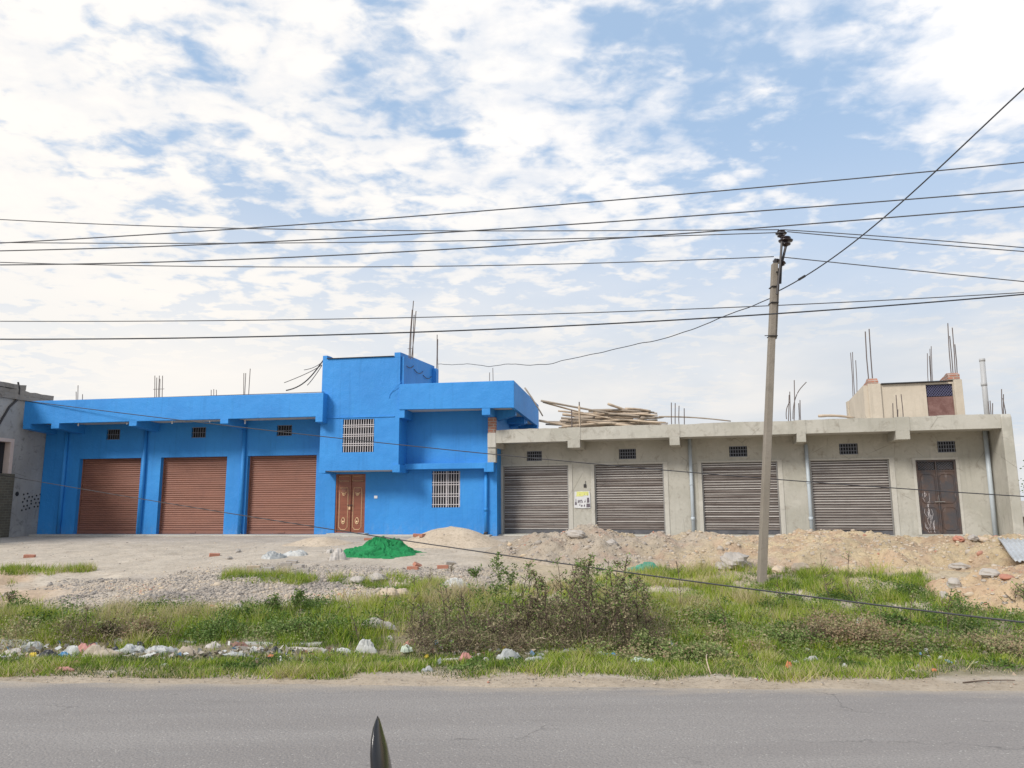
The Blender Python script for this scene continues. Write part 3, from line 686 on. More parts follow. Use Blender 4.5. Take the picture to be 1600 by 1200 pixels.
# rusty double door
dr = empty('door'); dr.parent = GB; dr['label'] = 'rusty black steel double door with lattice top panels'
MB().box(11.822, 11.87, .02, .1, .772, 2.826).box(12.79, 12.838, .02, .1, .772, 2.826).box(11.87, 12.79, .02, .1, 2.78, 2.826).box(12.315, 12.345, .0, .09, .80, 2.78).box(11.87, 12.79, .03, .1, .772, .80).build('door_frame', M['door_rust'], dr, bevel=.003)
for x0, x1 in ((11.87, 12.315), (12.345, 12.79)):
    lf = MB().box(x0, x1, .05, .075, .80, 2.50).box(x0, x1, .04, .08, 2.50, 2.54).box(x0, x1, .13, .14, 2.54, 2.78).build('door_leaf', M['door_rust'], dr)
    mb = MB(); a, b_ = x0+.05, x1-.05
    for z0_, z1_ in ((.88, 1.50), (1.62, 2.42)):
        mb.tube([(a, .047, z0_+.06), (a+.06, .047, z0_), (b_-.06, .047, z0_), (b_, .047, z0_+.06), (b_, .047, z1_-.06), (b_-.06, .047, z1_), (a+.06, .047, z1_), (a, .047, z1_-.06), (a, .047, z0_+.06)], .012, 4, False)
    mb.build('pressed_panel', M['door_rust'], lf)
    mb = MB()
    for k in range(9):
        t0 = x0-.18+k*.075
        for s_ in (1, -1):
            pa, pb = (t0, 2.55), (t0+.24, 2.77)
            if s_ < 0: pa, pb = (t0, 2.77), (t0+.24, 2.55)
            lo, hi = x0+.01, x1-.01
            if pb[0] < lo or pa[0] > hi: continue
            f = lambda x: pa[1]+(pb[1]-pa[1])*(x-pa[0])/(pb[0]-pa[0])
            xa, xb = max(lo, pa[0]), min(hi, pb[0]); mb.tube([(xa, .06, f(xa)), (xb, .06, f(xb))], .006, 4)
    mb.build('lattice', M['grey_bar'], lf)
rr = random.Random(8); mb = MB()
for i in range(26):
    x = rr.uniform(11.93, 12.18); z = rr.uniform(.95, 1.95); l = rr.uniform(.10, .35)
    mb.tube([(x, .048, z), (x+rr.uniform(-.03, .03), .048, z-l*.5), (x+rr.uniform(-.02, .04), .048, z-l)], .0035, 4)
mb.build('scratch', M['white_bar'], dr)
MB().tube([(12.22, .0, 1.66), (12.48, .0, 1.66)], .012, 6).tube([(12.33, -.01, 1.66), (12.33, -.01, 1.84)], .008, 5).build('latch', M['steel_grey'], dr)
# stair head on the roof
st = empty('stair_head'); st.parent = GB
mb = wall(11.36, 14.06-.2, 3.72, 5.46, 3.0, 3.15, [(13.06, 13.84, 3.8, 5.40)])
mb.prism([(3.0, 3.72), (6.0, 3.72), (6.0, 5.28), (3.0, 5.46)], 'x', 11.2, 11.355).prism([(3.15, 3.72), (6.0, 3.72), (6.0, 5.28), (3.15, 5.46)], 'x', 13.71, 13.86).box(11.355, 13.71, 5.85, 6.0, 3.72, 5.28)
mb.build('wall', M['cream'], st)
for q_ in ((11.34, 11.72, 2.93, 2.998, 3.72, 5.50), (13.86, 14.10, 2.93, 3.2, 3.72, 5.52), (11.16, 11.28, 5.7, 6.05, 3.72, 5.3)): MB().box(*q_).build('pillar', M['cream'], st, bevel=.006)
MB().prism([(2.93, 5.501), (2.93, 5.58), (3.1, 5.70), (3.4, 5.62), (4.4, 5.50), (6.0, 5.33), (6.0, 5.285), (3.0, 5.465), (3.0, 5.501)], 'x', 11.36, 11.66).prism([(2.93, 5.521), (2.93, 5.68), (3.1, 5.76), (3.4, 5.70), (4.4, 5.58), (5.2, 5.45)], 'x', 13.72, 14.05).build('brick_top', M['brick'], st)
MB().prism([(2.90, 5.475), (2.90, 5.50), (5.9, 5.40), (5.9, 5.38)], 'x', 11.74, 13.68).build('roof_sheet', M['tar'], st)
d2 = MB().box(13.062, 13.838, 3.06, 3.09, 3.8, 5.0).build('door', M['door_red'], st); MB().box(13.062, 13.838, 3.12, 3.13, 5.0, 5.398).build('panel', M['dark'], d2)
mb = MB()
for k in range(-4, 12):
    for s_ in (1, -1):
        t0 = 13.06+k*.075; pa, pb = ((t0, 5.02), (t0+.3, 5.39)) if s_ > 0 else ((t0, 5.39), (t0+.3, 5.02))
        lo, hi = 13.07, 13.83
        if pb[0] < lo+.01 or pa[0] > hi-.01: continue
        f = lambda x: pa[1]+(pb[1]-pa[1])*(x-pa[0])/(pb[0]-pa[0])
        xa, xb = max(lo, pa[0]), min(hi, pb[0]); mb.tube([(xa, 3.05, f(xa)), (xb, 3.05, f(xb))], .009, 4)
mb.build('lattice', plain('blue_grey_bar', (.10, .10, .19), .5), d2)
rebars(st, FG, -5.9, [(1333, 1329, 551), (1336, 1332, 550), (1339, 1337, 563)], 5.3, .014)
rebars(st, FG, -3.1, [(1358, 1352, 518), (1364, 1358, 514)], 5.5, .019)
rebars(st, FG, -5.9, [(1452, 1449, 552), (1456, 1453, 545), (1459, 1455, 541), (1455, 1452, 556)], 5.3, .013)
rebars(st, FG, -3.1, [(1487, 1481, 505), (1490, 1484, 525), (1493, 1488, 512), (1496, 1492, 538)], 5.55, .016)
# column starter bars along the grey roof edge
Z0 = 3.72
rebars(GB, FG, .6, [(893, 893, 640), (904, 905, 628), (906.5, 905.5, 636)], Z0, .02)
rebars(GB, FG, .6, [(1050, 1049, 629), (1055, 1055, 630), (1062, 1061, 634), (1069, 1069, 638)], Z0, .014)
rebars(GB, FG, .6, [(1231, 1233, 617), (1236, 1234, 612), (1240, 1241, 594), (1248, 1248, 630), (1252, 1250, 625)], Z0, .013)
mb = MB()
for pts in ([(1239, 655), (1242, 625), (1250, 608), (1260, 597)], [(1229, 655), (1229, 640), (1234, 628)]):
    mb.tube(curve([(FG.uz(x, y, .55)[0], -.55, FG.uz(x, y, .55)[1]) for x, y in pts]), .013, 5)
mb.build('bent_rebar', M['rebar'], GB)
rebars(GB, FG, .6, [(1396, 1395, 630), (1403, 1400, 617), (1412, 1408, 616), (1403, 1403, 640)], Z0, .013)
rebars(GB, FG, .6, [(1546, 1544, 627), (1549, 1547, 626), (1552, 1551, 630)], Z0, .013)
rebars(GB, FG, .6, [(1568, 1565, 608), (1573, 1567, 622), (1570, 1568, 616)], Z0, .013)
# plinth in front of both buildings: a long cement step
pl = MB()
def fpt(fr, u, y): p = fr.world(u, y, 0); return (p[0], p[1])
pl.prism([fpt(FB, -16.7, -.42), fpt(FB, -.66, -.42), fpt(FB, -.66, -.003), fpt(FB, -16.7, -.003)], 'z', .45, .735)
tag(pl.build('plinth', M['concrete'], None, bevel=.02), 'long low cement step under the three brown shutters', 'step')
pl = MB().prism([fpt(FG, -.6, -.5), fpt(FG, 13.7, -.5), fpt(FG, 13.7, -.003), fpt(FG, -.6, -.003)], 'z', .45, .722)
tag(pl.build('plinth', M['cement_light'], None, bevel=.02), 'pale cement step under the galvanised shutters, half buried by soil', 'step')
# poster on the pier between the first two galvanised shutters
P0 = empty('poster', FG.world(2.0, -.022, 1.52), R(-14.85), 'torn poster with yellow heading and small dark pictures stuck on the grey pier', 'poster')
M['paper'] = plain('paper', (.60, .60, .61), .8, 0, .2, 12); M['yellow'] = plain('yellow_print', (.62, .62, .22), .8, 0, .25, 9); M['print'] = plain('dark_print', (.12, .10, .12), .8, 0, .6, 20)
npmesh('sheet', [(0, 0, .02), (.25, 0, 0), (.52, 0, .01), (.52, 0, .36), (.50, 0, .53), (.25, 0, .54), (.02, 0, .52), (.02, 0, .35)], [(0, 1, 2, 3, 4, 5, 6, 7)], M['paper'], P0)
MB().box(.09, .47, -.003, -.001, .40, .52).box(.07, .30, -.003, -.001, .37, .40).build('heading', M['yellow'], P0)
mb = MB(); rr = random.Random(12)
for (a, b_, c_, d_) in ((.03, .09, .10, .20), (.05, .075, .20, .30), (.12, .155, .17, .26), (.16, .20, .20, .26), (.205, .25, .21, .27), (.255, .28, .17, .25), (.155, .25, .165, .185), (.33, .37, .18, .23), (.35, .365, .22, .29), (.41, .49, .17, .33), (.22, .27, .05, .11), (.31, .35, .05, .12), (.39, .51, .03, .15), (.17, .20, .08, .13), (.19, .20, .41, .45), (.33, .345, .42, .46), (.43, .44, .38, .48)): mb.prism([(a, c_), (b_, c_+.008), (b_-.006, d_), (a+.008, d_-.006)], 'y', -.005, -.0035)
mb.build('picture', M['print'], P0)

# ================================================================ NEIGHBOUR (left)
NB = empty('house', FB.world(-16.76, 0, 0), R(-9.38), 'old grey plastered house with broken dark brick top and pink framed window at left edge', 'house')
def nwall(px_, py_): # hit the plane u=-16.76, return (y_local, z)
    d = ray(px_, py_); P = FB.world(-16.76, 0, 0); t = ((P-CAMP)@FB.U)/(d@FB.U); r = CAMP+d*t-P; return -float(r@FB.N), float(r[2])
yw0, zw1 = nwall(22, 686); yw1, zw0 = nwall(10, 740); wz0, wz1 = zw0, zw1; wy1 = yw0; wy0 = yw0-1.1
mb = MB()   # side wall facing the yard with one window opening: built as y-z slab
ylist = [-9, wy0, wy1, .6]; zl = [.4, wz0, wz1, 5.25]
for i in range(3):
    for j in range(3):
        if i == 1 and j == 1: continue
        y0, y1, z0, z1 = ylist[i], ylist[i+1], zl[j], zl[j+1]
        if j == 0 and y1 <= wy1+.001: continue
        mb.box(-.22, 0, y0, y1, z0, z1)
mb.box(-7, -.22, .35, .6, .4, 5.25).box(-7, -6.8, -9, .35, .4, 5.25).box(-6.8, -.22, -9, -8.8, .4, 5.25)
mb.build('wall', M['cement_old'], NB)
MB().box(-.22, .06, -9, wy1+.12, .4, wz0-.005).build('brick_wall', M['brick_dark'], NB)
wf = MB().box(-.2, .035, wy1-.14, wy1-.001, wz0, wz1-.001).box(-.2, .035, wy0, wy1-.14, wz1-.12, wz1-.001).box(-.2, .035, wy0+.001, wy0+.14, wz0, wz1-.12).build('window', plain('pink_frame', (.60, .49, .44), .8), NB, bevel=.006)
MB().box(-.21, -.19, wy0, wy1, wz0, wz1).build('pane', M['dark'], wf)
mb = MB(); rr = random.Random(4)
ch = []
for k in range(22): q_ = (k % 5, k//5); ch.append((-.72+q_[0]*.16+.05*(q_[1] % 2)+rr.uniform(-.03, .03), 1.42+q_[1]*.13+q_[0]*.03+rr.uniform(-.02, .02)))
mb = MB()
for y_, z_ in ch: MB().lathe([(.03, 0), (.036, .008), (.015, .012)], (.002, y_, z_+.15), 7, (1, 0, .01)).build('hole', M['dark'], NB)
MB().lathe([(.07, 0), (.08, .01), (.02, .012)], (.002, -1.0, 2.1), 7, (1, 0, .01)).build('hole', M['dark'], NB)
rr = np.random.RandomState(6); yy_ = np.linspace(-9, .5, 90)
for L0, (z0_, z1_, ye, xo) in enumerate(((5.252, 5.42, .5, .05), (5.425, 5.60, .15, .0), (5.605, 5.76, -1.1, .03))):
    ys_ = yy_[yy_ <= ye+.05]; V = []
    for i, y_ in enumerate(ys_):
        j = xo+.05*float(fbm(np.array(y_*3+L0*7), np.array(L0*3.1), 3)); jz = .05*float(fbm(np.array(y_*2.3+L0*5), np.array(9.), 3)); V += [(-.26, y_, z0_), (.02+j, y_, z0_), (.03+j, y_, z1_+jz), (-.26, y_, z1_+jz)]
    nn = len(ys_); MB().add(V, [(4*i+k, 4*i+4+k, 4*i+4+(k+1) % 4, 4*i+(k+1) % 4) for i in range(nn-1) for k in range(4)]+[(3, 2, 1, 0), (4*nn-4, 4*nn-3, 4*nn-2, 4*nn-1)]).build('weathered_slab', M['slab_old'], NB)
q = [nwall(x, y) for x, y in ((28, 622), (29, 607), (27, 597))]
MB().tube([(.03, a, b_) for a, b_ in q], .03, 6).tube([(.04, q[0][0], q[0][1]), (.04, q[0][0]-.35, q[0][1]-.35), (.04, q[0][0]-.7, q[0][1]-1.0)], .035, 6).build('service_mast', M['steel'], NB)

# ================================================================ POLE
PB = gp(1190, 913); P0Y = float(PB[1]); base = PB-np.array([0, 0, .02]); KP = P0Y/F
tp = at(1210.5, 412, P0Y)
PL = empty('electric_pole', tuple(base), 0, 'leaning grey concrete electricity pole with dark disc insulators standing in the grass', 'electric pole')
def loc(P): return np.array(P)-base
def sq(p0, p1, w0, w1, d0, d1, mb):
    p0, p1 = np.array(p0), np.array(p1); X_ = np.array([1, 0, 0.]); Y_ = np.array([0, 1., 0]); V = []
    for p, w_, d_ in ((p0, w0, d0), (p1, w1, d1)):
        for a, b_ in ((-1, -1), (1, -1), (1, 1), (-1, 1)): V.append(p+X_*a*w_/2+Y_*b_*d_/2)
    return mb.add(V, [(3, 2, 1, 0), (4, 5, 6, 7)]+[(i, (i+1) % 4, 4+(i+1) % 4, 4+i) for i in range(4)])
def ap(x, y, dy=0.0): return loc(at(x, y, P0Y+dy))
sq(ap(1188.5, 950), ap(1210.5, 412), 11.6*KP, 8.6*KP, .16, .12, MB()).build('shaft', M['pole'], PL, bevel=.01)
sq(ap(1209.5, 530, .02), ap(1215.5, 420, .02), 6.5*KP, 5*KP, .11, .09, MB()).build('upper_splice', M['pole'], PL, bevel=.006)
for y_, ex_ in ((449, 0), (474, 0), (526, .10)):
    c_ = ap(1209-(y_-449)*.035, y_); MB().box(c_[0]-5.6*KP, c_[0]+6.5*KP, -.09, .09, c_[2]-.008, c_[2]+.008).tube([(c_[0]-5.5*KP-ex_, -.08, c_[2]), (c_[0], -.088, c_[2])], .008, 5).build('clamp', M['steel'], PL)
MB().tube([ap(1214, 460, -.12), ap(1219, 415, -.12), ap(1221.5, 378, -.05)], .022, 6).tube([ap(1219, 443, -.06), ap(1220, 418, -.05), ap(1228.5, 382, .0)], .024, 6).tube([ap(1213, 425, -.1), ap(1221, 428, -.1)], .02, 5).tube([ap(1210, 412, -.02), ap(1212, 405, 0)], .03, 5).build('bracket', M['steel'], PL)
def insul(px_, py_, dy, sc, tilt=(0.05, 0, 1)):
    c = ap(px_, py_, dy)
    pr = [(r_*sc, z_*sc) for r_, z_ in ((.03, -.14), (.05, -.12), (.085, -.11), (.092, -.095), (.045, -.08), (.045, -.05), (.125, -.042), (.135, -.022), (.055, .0), (.05, .012), (.095, .024), (.088, .04), (.03, .055))]
    MB().lathe(pr, c, 18, tilt).build('insulator', M['insul'], PL, True)
insul(1227.5, 374, 0.0, 1.0); insul(1220.5, 363, .2, .8); insul(1213.5, 407, .25, .55, (.1, 0, 1)); insul(1222.5, 410, -.05, .5, (.15, 0, 1))
# ================================================================ WIRES
def wire(pts, r, m, label, deg=2, ext=1.5, n=60, cat='power line', group='overhead lines', jitter=0):
    A_ = np.array(pts, float); lo, hi = A_[:, 0].min(), A_[:, 0].max()
    xs_ = np.linspace(lo-110*(lo <= 0), hi+110*(hi >= 1600), n); d = min(deg if len(pts) < 5 else 3, len(pts)-1)
    iy = np.polyfit(A_[:, 0], 1/A_[:, 2], 1); yy = np.polyval(np.polyfit((A_[:, 0]-800)/800, A_[:, 1], d), (xs_-800)/800)   # a line straight in plan, sagging in height
    Q = np.array([at(x, y, 1/v) for x, y, v in zip(xs_, yy, np.polyval(iy, xs_))])
    if jitter: Q[:, 2] += fbm(Q[:, 0]*1.3, Q[:, 0]*0+3, 3)*jitter
    mb = MB().tube(Q, r, 5); return tag(mb.build('power_line', M[m], None), label, cat, group)
PY = P0Y+.05
wire([(0, 343, PY+.9), (390, 357, PY+.6), (700, 361, PY+.4), (1000, 360, PY+.2), (1217, 359, P0Y+.2)], .010, 'cable_g', 'upper conductor running left from the top insulator of the leaning pole')
wire([(0, 379, PY+.9), (500, 379, PY+.6), (900, 373, PY+.3), (1225, 363, P0Y)], .010, 'cable_g', 'second conductor running left from the big disc insulator of the leaning pole')
wire([(0, 410, PY+.9), (300, 416, PY+.7), (700, 416, PY+.4), (1209, 401, P0Y+.25)], .010, 'cable_g', 'lowest conductor running left from the small insulator below the pole top')
wire([(1224, 359, P0Y+.2), (1400, 371, P0Y), (1600, 387, P0Y-.2)], .010, 'cable_g', 'upper conductor running right from the top insulator of the leaning pole')
wire([(1230, 362, P0Y), (1400, 377, P0Y-.2), (1600, 393, P0Y-.4)], .010, 'cable_g', 'second conductor running right from the big disc insulator of the leaning pole')
wire([(1225, 402, P0Y-.05), (1400, 420, P0Y-.25), (1600, 440, P0Y-.5)], .010, 'cable_g', 'lowest conductor running right from the small insulator below the pole top')
wire([(0, 380, 11.5), (400, 355, 11.2), (900, 319, 10.9), (1250, 286, 10.6), (1600, 254, 10.3)], .010, 'cable_g', 'topmost line crossing the sky, rising to the right above the pole')
wire([(0, 392, 11.1), (500, 374, 10.8), (900, 350, 10.5), (1250, 325, 10.2), (1600, 297, 10)], .010, 'cable_g', 'middle of the three lines that rise to the right above the pole')
wire([(0, 414, 10.8), (500, 400, 10.5), (1000, 370, 10.2), (1300, 347, 10.0), (1600, 323, 9.8)], .010, 'cable_g', 'lowest of the three lines that rise to the right above the pole')
wire([(0, 502, P0Y+1.4), (600, 497, P0Y+1), (1200, 478, P0Y+.6), (1600, 457, P0Y+.3)], .010, 'cable_g', 'thin line passing behind the pole below the insulators')
wire([(0, 530, P0Y-.3), (500, 524, P0Y-.5), (1000, 503, P0Y-.7), (1600, 460, P0Y-1)], .013, 'cable', 'thick black cable crossing in front of the pole above the blue roof')
wire([(1216, 455, P0Y-.1), (1260, 430, P0Y-.6), (1350, 366, P0Y-1.7), (1470, 260, P0Y-3), (1600, 138, P0Y-4.3)], .011, 'cable', 'steep black service cable climbing from the pole to the top right corner', 3, cat='service cable')
mb = MB().tube([at(1248, 437, P0Y-.45), at(1258, 431, P0Y-.58)], .022, 6); o = mb.build('cable_joint', M['cable'], bpy.data.objects[-1] if False else PL)
o.matrix_parent_inverse = Matrix.Translation(-Vector(base))
wire([(1203, 465, P0Y+.1), (1130, 495, P0Y+1.5), (1050, 522, 17.4), (960, 549, 19.4), (860, 566, 21.6), (760, 571, 23.6), (683, 569, 25.6)], .010, 'cable', 'slack service cable drooping from the pole to the blue stair tower', 3, 0, 90, 'service cable', 'overhead lines', .10)
pts = [(40, 626), (210, 649), (380, 667), (500, 681), (625, 696), (758, 708.5), (900, 722), (1040, 734.5), (1218, 749.5), (1430, 765), (1600, 775.6)]
wire([(x, y, 24.4-6.6*(x-40)/1560) for x, y in pts], .013, 'cable', 'black service cable strung along both shop fronts at shutter head height', 3, 1.0, 90, 'service cable')
def Yl(x, y): d = ray(x, y); k = d[0]/d[1]; return (24.3-.757*17)/(1+.757*k)
pts = [(0, 741), (100, 759), (240, 785), (350, 801), (500, 824), (700, 852), (900, 884), (1180, 922), (1400, 949), (1600, 972)]
wire([(x, y, Yl(x, y)) for x, y in pts], .0095, 'cable', 'low black cable sloping down over the yard and grass to the right edge', 3, .6, 90, 'service cable')

# ================================================================ BAMBOO ON THE GREY ROOF
rr = random.Random(21)
def bamboo(p0, p1, r, m, label, group='bamboo poles piled on the grey roof'):
    p0, p1 = np.array(p0), np.array(p1); n = 9; mid = rr.uniform(-.04, .04)
    pts = [p0+(p1-p0)*t+np.array([0, 0, mid*math.sin(math.pi*t)]) for t in np.linspace(0, 1, n)]
    rs = [r*(1.08 if i % 2 else .95)*(1-.25*i/n) for i in range(n)]
    tag(MB().tube(pts, rs, 7).build('bamboo_pole', M[m], None, True), label, 'bamboo pole', group)
zr = 3.72
def G_(px_, py_, v): u, z = FG.uz(px_, py_, v); return FG.world(u, -v, z)
n_b = 0
for k in range(64):
    row = k % 8; v = rr.uniform(-1.9, -.3); yc = 668-row*3.3-rr.uniform(0, 3.5)
    xc = 948+rr.gauss(0, 30)+row*5; hl = rr.uniform(28, 100)*(1-.065*row); sl_ = rr.gauss(.03, .11)
    x0, x1 = max(838+rr.uniform(0, 30)+row*8, xc-hl), min(1050-row*3-rr.uniform(0, 18), xc+hl*.9)
    if x1-x0 < 22: x0 = x1-40
    dv = rr.uniform(-.35, .35)
    bamboo(G_(x0, yc+sl_*(x0-xc)*.5, v+dv), G_(x1, yc+sl_*(x1-xc)*.5, v-dv), rr.uniform(.028, .052), 'bamboo' if rr.random() < .6 else 'bamboo_grey',
           ('short' if x1-x0 < 75 else 'mid length' if x1-x0 < 110 else 'long')+' bamboo pole '+('at the bottom' if row < 2 else 'low down' if row < 4 else 'in the upper layers' if row < 6 else 'on top')+' of the roof pile, '+('towards its left end' if (x0+x1)/2 < 930 else 'in its centre' if (x0+x1)/2 < 962 else 'towards its right end'))
for (a, b_, r_, lb) in (((845, 626, .2), (1010, 655, -.8), .035, 'long thin bamboo pole sloping from the blue parapet onto the pile'),
                        ((848, 628, .1), (940, 652, -.6), .03, 'shorter bamboo pole under the long sloping one beside the blue parapet'),
                        ((950, 631, -.3), (994, 646, -.9), .045, 'bamboo pole sticking up and left out of the top of the pile'),
                        ((872, 642, 0), (960, 655, -.5), .03, 'bamboo pole jutting left over the open end of the pile'),
                        ((1030, 651, .1), (1142, 658, .3), .024, 'thin dark bamboo pole running right from the pile towards the roof edge'),
                        ((905, 634, .7), (906, 668, .7), .035, 'upright thick bamboo post at the roof edge in front of the pile'),
                        ((1279, 650, -.5), (1335, 653, -.8), .045, 'pale bamboo pole lying on the roof left of the cream stair head'),
                        ((820, 606, -.6), (848, 650, -.4), .028, 'dark bamboo pole leaning steeply against the blue parapet end'),
                        ((842, 657, -.1), (905, 668, -.4), .04, 'bamboo pole poking out low at the left end of the pile')):
    bamboo(G_(*a), G_(*b_), r_, 'bamboo_grey' if 'dark' in lb or 'thin' in lb else 'bamboo', lb)

# ================================================================ RIGHT EDGE
pB = at(1586, 838, 20.3)
BW = tag(MB().box(0, 3.2, -.12, .12, -.1, .42).box(.25, 3.2, -.12, .12, .421, .60).build('brick_wall', M['brick'], None, bevel=.01), 'low broken red brick wall beyond the corner of the grey building', 'wall'); BW.location = (pB[0], pB[1], .65)
c0 = gp(1559, 846)+np.array([0, 0, .06]); c1 = gp(1588, 888)+np.array([0, 0, .10]); ex = np.array([1.15, .18, .02]); V = []; nu, nv_ = 46, 8
for i in range(nu):
    for j in range(nv_):
        p = c0+(c1-c0)*j/(nv_-1)+ex*i/(nu-1)*1.1; V.append((p[0], p[1], p[2]+.018*math.sin(i/(nu-1)*2*math.pi*13)+.02*math.sin(j*.9)))
Fq = [(i*nv_+j, (i+1)*nv_+j, (i+1)*nv_+j+1, i*nv_+j+1) for i in range(nu-1) for j in range(nv_-1)]
o = npmesh('corrugated_sheet', V, Fq, M['sheet'], None, True); tag(o, 'grey corrugated metal sheet sloping off the soil ridge at the right edge', 'metal sheet')
so_ = o.modifiers.new('s', 'SOLIDIFY'); so_.thickness = .004
print('structures done', len(bpy.data.objects))
# ================================================================ VEGETATION
RS = np.random.RandomState(11)
def pxarr(P):
    r = P-CAMP; k = r@FW; return 800+F*(r@RT)/k, 600-F*(r@UP)/k
GT = ([-300, 0, 60, 130, 250, 420, 520, 600, 700, 760, 860, 950, 1010, 1200, 1450, 1470, 1490, 1600, 1900], [930, 938, 948, 962, 948, 948, 938, 932, 924, 918, 908, 900, 885, 886, 894, 930, 950, 962, 975])
def ell(px, py, cx, cy, rx, ry): return ((px-cx)/rx)**2+((py-cy)/ry)**2
def grass_density(px, py, X, Y):
    n = fbm(X*1.5, Y*1.7, 4)
    tope = np.interp(px, *GT)+n*22
    d = np.clip((py-tope)/10, 0, 1)*np.clip((1060+n*16-py)/12, 0, 1)
    for (cx, cy, rx, ry) in ((55, 893, 55, 9), (120, 890, 30, 6), (400, 904, 62, 11), (470, 908, 30, 8), (580, 909, 70, 12), (655, 918, 40, 12), (18, 912, 14, 6), (1235, 893, 60, 12), (1530, 925, 20, 20)):
        d = np.maximum(d, np.clip(1.5*(1-ell(px, py, cx, cy, rx, ry))+n, 0, 1)*.9)
    bare = np.where((px < 600), np.clip(1-np.abs(py-1019)/15, 0, 1), np.where(px < 1050, np.clip(1-np.abs(py-1016)/13, 0, 1)*.8, 0))
    bare = np.maximum(bare, np.clip((px-560)/60, 0, 1)*np.clip((1060-px)/40, 0, 1)*np.clip((py-955)/25, 0, 1)*np.clip((1030-py)/14, 0, 1)*.75)
    return d*(1-bare)*np.where(py > 1025, np.clip(.85+n*1.3, .35, 1), np.clip(.72+n*2.2, .10, 1))
N = 800000
X = RS.uniform(-12.5, 12.5, N); s = 7.5+RS.rand(N)**1.15*7.4; Y = s-.058*X; Z = ground(X, Y)
P = np.stack([X, Y, Z], -1); px, py = pxarr(P)
keep = (RS.rand(N) < grass_density(px, py, X, Y)) & (px > -200) & (px < 1800) & (bump('rubble', X, Y) < .06)
P, X, Y, px, py = P[keep], X[keep], Y[keep], px[keep], py[keep]; n = len(P)
nz = fbm(X*1.4, Y*1.8, 4); nf = fbm(X*7, Y*7, 3)
h = np.where(py > 1020, .042, .085)*(1+1.3*nz+1.2*nf)*RS.uniform(.5, 1.6, n); h = np.clip(h, .018, .26)
h *= 1+.9*np.exp(-ell(px, py, 715, 945, 60, 26))
h *= np.where((px > 1000) & (py < 985), 1.15, 1.0)*np.where((px < 560) & (py > 960) & (py < 1000), 1.3, 1)
th = RS.rand(n)*6.283; wd = RS.uniform(.0035, .0075, n); a = np.stack([np.cos(th), np.sin(th), th*0], -1)
ph = RS.rand(n)*6.283; lean = h*RS.uniform(.1, 1.0, n)*np.where(py > 1020, 1.5, 1); tipv = P+np.stack([np.cos(ph)*lean, np.sin(ph)*lean, h], -1)
P[:, 2] -= .01
V = np.stack([P-a*wd[:, None], P+a*wd[:, None], tipv], 1).reshape(-1, 3)
tone = .47+.75*nz+.45*nf+RS.normal(0, .14, n)
tone += .22*np.exp(-ell(px, py, 1090, 930, 120, 35))+.22*np.exp(-ell(px, py, 830, 925, 110, 22))+.12*np.exp(-ell(px, py, 300, 955, 140, 25))-.20*(py > 1022)+.30*np.exp(-ell(px, py, 715, 945, 60, 26))
tone = np.where(RS.rand(n) < np.where(py > 1046, .34, np.where(py > 1022, .12, .08)), RS.uniform(.85, 1, n), tone)
tag(npmesh('grass', V, np.arange(n*3).reshape(-1, 3), M['grass'], None, False, np.repeat(np.clip(tone, 0, 1), 3)), kind='stuff')
print('grass', n)

def leaf_quads(C, L, Wd, up=.3, RSx=RS):
    """diamond leaves at C with length L, width Wd, random directions"""
    n = len(C); d = RSx.normal(size=(n, 3)); d[:, 2] = np.abs(d[:, 2])*up+.05; d /= np.linalg.norm(d, axis=1)[:, None]
    q = RSx.normal(size=(n, 3)); q[:, 2] *= .4; sd_ = np.cross(d, q); sd_ /= np.linalg.norm(sd_, axis=1)[:, None]+1e-9
    L = L[:, None]; Wd = Wd[:, None]
    return np.stack([C, C+d*L*.45+sd_*Wd, C+d*L, C+d*L*.5-sd_*Wd], 1).reshape(-1, 3)
# leafy low weeds: mounds of small leaves grown together
cl = []
def mounds(n_, x0, x1, y0, y1, r, hgt, tone, cnt):
    for i in range(n_):
        p = gp(RS.uniform(x0, x1), RS.uniform(y0, y1))
        cl.append((p[0], p[1], RS.uniform(*r), RS.uniform(*hgt), np.clip(tone+RS.normal(0, .12), 0, 1), cnt))
mounds(34, -60, 330, 975, 1002, (.12, .28), (.07, .18), .62, 230)
mounds(7, 110, 240, 975, 1003, (.15, .3), (.12, .24), .8, 330)
mounds(30, 300, 600, 965, 1002, (.12, .28), (.08, .2), .38, 240)
mounds(16, 380, 520, 945, 975, (.1, .22), (.08, .2), .3, 200)
mounds(26, 640, 860, 960, 1005, (.12, .26), (.10, .22), .55, 240)
mounds(24, 640, 1010, 940, 1000, (.12, .26), (.08, .2), .5, 240)
mounds(46, 900, 1200, 965, 1035, (.12, .28), (.08, .22), .60, 250)
mounds(24, 900, 1120, 935, 985, (.14, .3), (.12, .26), .66, 260)
mounds(34, 1180, 1420, 985, 1025, (.12, .28), (.08, .18), .55, 240)
mounds(12, 1250, 1400, 985, 1008, (.14, .28), (.12, .22), .80, 300)
mounds(30, 1400, 1680, 1000, 1024, (.12, .28), (.07, .16), .58, 240)
mounds(30, 1200, 1680, 950, 1000, (.12, .3), (.07, .17), .35, 240)
mounds(14, 1180, 1480, 915, 950, (.1, .22), (.06, .14), .45, 180)
mounds(26, -60, 560, 948, 985, (.10, .24), (.10, .24), .22, 300)
mounds(20, 560, 860, 925, 965, (.08, .2), (.10, .22), .25, 260)
mounds(46, 1000, 1640, 915, 1005, (.08, .26), (.08, .2), .24, 280)
mounds(40, -60, 1640, 1032, 1048, (.05, .14), (.03, .08), .25, 120)
Cs, Ts = [], []
